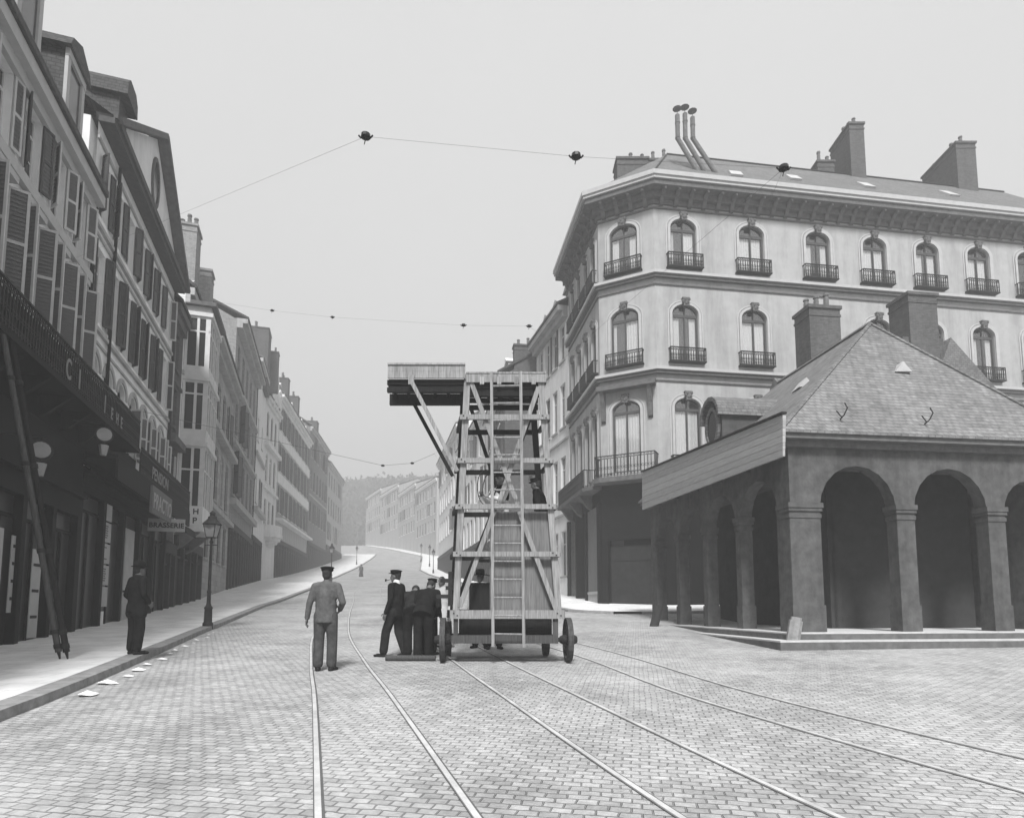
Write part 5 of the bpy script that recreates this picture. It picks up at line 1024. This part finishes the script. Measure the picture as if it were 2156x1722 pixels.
# ------------------------------------------------------------------ tram wires and hangers
def wire(pts, lab, r=.0016): k = MB(); k.tube(pts, r, 5); return tag(k.build('tram_wire', M['copper']), lab, 'wire', 'overhead tram wires')
IN = [(770, 288, 7), (1213, 330, 7), (1650, 355, 7), (573, 654, 12.5), (700, 668, 12.5), (976, 685, 12.5), (1114, 687, 12.5)]
PP = [atY(*q) for q in IN]
wire([(-12.05, 16, 10.9), PP[0], PP[1], PP[2], (12.6, 31.7, 20.4)], 'thin span wire crossing high over the street nearest the camera')
wire([(-12.2, 16.9, 10.8), PP[3], PP[4], PP[5], PP[6], (5.1, 32, 13.3)], 'thin second span wire crossing above the timber tower')
wire([PP[2], atY(1140, 795, 16), atY(990, 905, 22), atY(915, 955, 27), (-3.6, 40, Z(40)+6.6), (-10, 70, Z(70)+6.6)], 'contact wire running from the right hanger down towards the far street', .002)
hl = ('leftmost large wire hanger high in the sky', 'large wire hanger in the sky left of the corner building', 'wire hanger in front of the corner building roof', 'smallest wire hanger at the left above the street', 'small wire hanger above the middle of the street', 'wire hanger just above the tower flap', 'wire hanger above the right end of the tower')
for i, q in enumerate(PP):
    s = 1. if i < 3 else (.75 if i > 4 else .55); k = MB(); k.ell((0, 0, .0), .045*s, .045*s, .04*s, 10, 6); k.lathe([(.06*s, -.01), (.055*s, .03*s)], (0, 0, 0), 10)
    k.tube([(-.085*s, 0, .015), (-.06*s, 0, -.015*s), (0, 0, -.01), (.06*s, 0, -.015*s), (.085*s, 0, .015)], .011*s, 6); k.tube([(0, 0, -.03*s), (-.015*s, 0, -.1*s)], .006*s, 5)
    tag(k.build('wire_hanger', M['porc'], loc=q), hl[i], 'wire hanger', 'hangers of the overhead tram wires')
k = MB()
for u, v, Y in ((806, 980, 27), (868, 975, 27)): q = atY(u, v, Y); k.ell(q, .09, .09, .05, 8, 5)
wire([(-13.6, 21.6, 8.6), atY(806, 980, 27), atY(868, 975, 27), atY(915, 955, 27)], 'pull-off wire leading left from the contact wire', .008); tag(k.build('wire_hanger', M['porc']), 'pair of small dark hangers on the far pull-off wire', 'wire hanger', 'hangers of the overhead tram wires')
# ------------------------------------------------------------------ wooded hill behind
def hill():
    b = MB(); nx, ny = 50, 16; rows = []
    for j in range(ny+1):
        y = 245+j*9; row = []
        for i in range(nx+1):
            x = -170+i*6.4; hgt = (42+.09*(x+60))*min(1, j/7)*(1-.18*max(0, j-9)/7)+5*noise.noise(Vector((x*.03, y*.03, 0))); edge = min(1, max(0, (x+165)/70))*min(1, max(0, (150-x)/70))
            row.append(b.vert((x, y, 25+hgt*edge)))
        rows.append(row)
    for A, B in zip(rows, rows[1:]):
        for i in range(nx): b.idx([A[i], A[i+1], B[i+1], B[i]])
    tag(b.build('hill', M['earth'], smooth=True), kind='structure')
    f = MB(); random.seed(3)
    for n in range(3600):
        x = -120+random.random()*190; j = random.random(); y = 243+j*62; h = 22+(42+.09*(x+60))*min(1, max(0, y-245)/63)*min(1, max(0, (x+165)/70))*min(1, max(0, (150-x)/70)); s = 1.2+random.random()*2.; c = Vector((x, y, h+random.random()*6))
        for q in range(7):
            a = Vector((random.uniform(-1, 1), random.uniform(-1, 1), random.uniform(-1, 1)))*s; d1 = Vector((random.uniform(-1, 1), random.uniform(-1, 1), random.uniform(-1, 1)))*1.3; d2 = Vector((random.uniform(-1, 1), random.uniform(-1, 1), random.uniform(-1, 1)))*1.3; f.face([c+a, c+a+d1, c+a+d1+d2, c+a+d2])
    tag(f.build('treeline', M['leaf']), 'dim wooded slope closing the end of the street', 'trees', kind='stuff')
hill()
# ------------------------------------------------------------------ haze
hz = MB(); hz.box(-190, 190, -40, 420, -3, 95); ho = hz.build('haze', None); ho.data.materials.clear()
hm = bpy.data.materials.new('haze_air'); hm.use_nodes = True; N = hm.node_tree.nodes; N.remove(N['Principled BSDF']); pv = N.new('ShaderNodeVolumePrincipled'); pv.inputs['Density'].default_value = HAZE if 'HAZE' in globals() else .0038; pv.inputs['Color'].default_value = (.62, .62, .62, 1); pv.inputs['Anisotropy'].default_value = 0.
hm.node_tree.links.new(pv.outputs[0], N['Material Output'].inputs['Volume']); ho.data.materials.append(hm); tag(ho, 'thin pale haze filling the street', 'haze', kind='stuff'); ho.display_type = 'WIRE'
# ------------------------------------------------------------------ world, sun, camera
SUN_EL, SUN_AZ = math.radians(50), math.radians(180.5)   # azimuth clockwise from +Y
w = bpy.data.worlds.new('World'); SC.world = w; w.use_nodes = True; N = w.node_tree.nodes; Lk = w.node_tree.links; bg = N['Background']
sk = N.new('ShaderNodeTexSky'); sk.sky_type = 'NISHITA'; sk.sun_disc = False; sk.sun_elevation = SUN_EL; sk.sun_rotation = SUN_AZ; sk.dust_density = 6; sk.air_density = 1.5
bw = N.new('ShaderNodeRGBToBW'); Lk.new(sk.outputs[0], bw.inputs[0])
tc = N.new('ShaderNodeTexCoord'); sx = N.new('ShaderNodeSeparateXYZ'); Lk.new(tc.outputs['Generated'], sx.inputs[0])
cr = N.new('ShaderNodeValToRGB'); cr.color_ramp.elements[0].position = 0.; cr.color_ramp.elements[0].color = (.78, .78, .78, 1); cr.color_ramp.elements[1].position = .7; cr.color_ramp.elements[1].color = (.9, .9, .9, 1); Lk.new(sx.outputs[2], cr.inputs[0])
cn = N.new('ShaderNodeTexNoise'); cn.inputs['Scale'].default_value = 1.6; cn.inputs['Detail'].default_value = 4; Lk.new(tc.outputs['Generated'], cn.inputs['Vector'])
cm_ = N.new('ShaderNodeMapRange'); cm_.inputs[3].default_value = .93*5.1; cm_.inputs[4].default_value = 1.07*5.1; Lk.new(cn.outputs['Fac'], cm_.inputs[0])
ml = N.new('ShaderNodeMath'); ml.operation = 'MULTIPLY'; Lk.new(cr.outputs[0], ml.inputs[0]); Lk.new(cm_.outputs[0], ml.inputs[1])
mx = N.new('ShaderNodeMix'); mx.data_type = 'FLOAT'; mx.inputs[0].default_value = .85; Lk.new(bw.outputs[0], mx.inputs[2]); Lk.new(ml.outputs[0], mx.inputs[3]); Lk.new(mx.outputs[0], bg.inputs['Color']); bg.inputs['Strength'].default_value = .12
sd = bpy.data.lights.new('sun', 'SUN'); sd.energy = 4.6; sd.angle = math.radians(12); sd.color = (1, 1, 1); so = bpy.data.objects.new('sun', sd); COL.objects.link(so)
so.rotation_euler = (PI/2-SUN_EL, 0, -SUN_AZ+PI) if False else Vector((math.sin(SUN_AZ)*math.cos(SUN_EL), math.cos(SUN_AZ)*math.cos(SUN_EL), math.sin(SUN_EL))).to_track_quat('Z', 'Y').to_euler()
cd = bpy.data.cameras.new('camera'); cd.sensor_width = 36; cd.lens = F/2156*36; cd.shift_y = 300/2156; cd.clip_end = 2000; cd.clip_start = .1
co = bpy.data.objects.new('camera', cd); COL.objects.link(co); co.location = (0, 0, CZ); co.rotation_euler = (PI/2+PT, 0, 0); SC.camera = co
SC.view_settings.view_transform = 'Standard'; SC.view_settings.look = 'None'; SC.view_settings.exposure = .68; SC.view_settings.gamma = 1
SC.cycles.volume_bounces = 1; SC.cycles.max_bounces = 6; SC.cycles.use_denoising = True
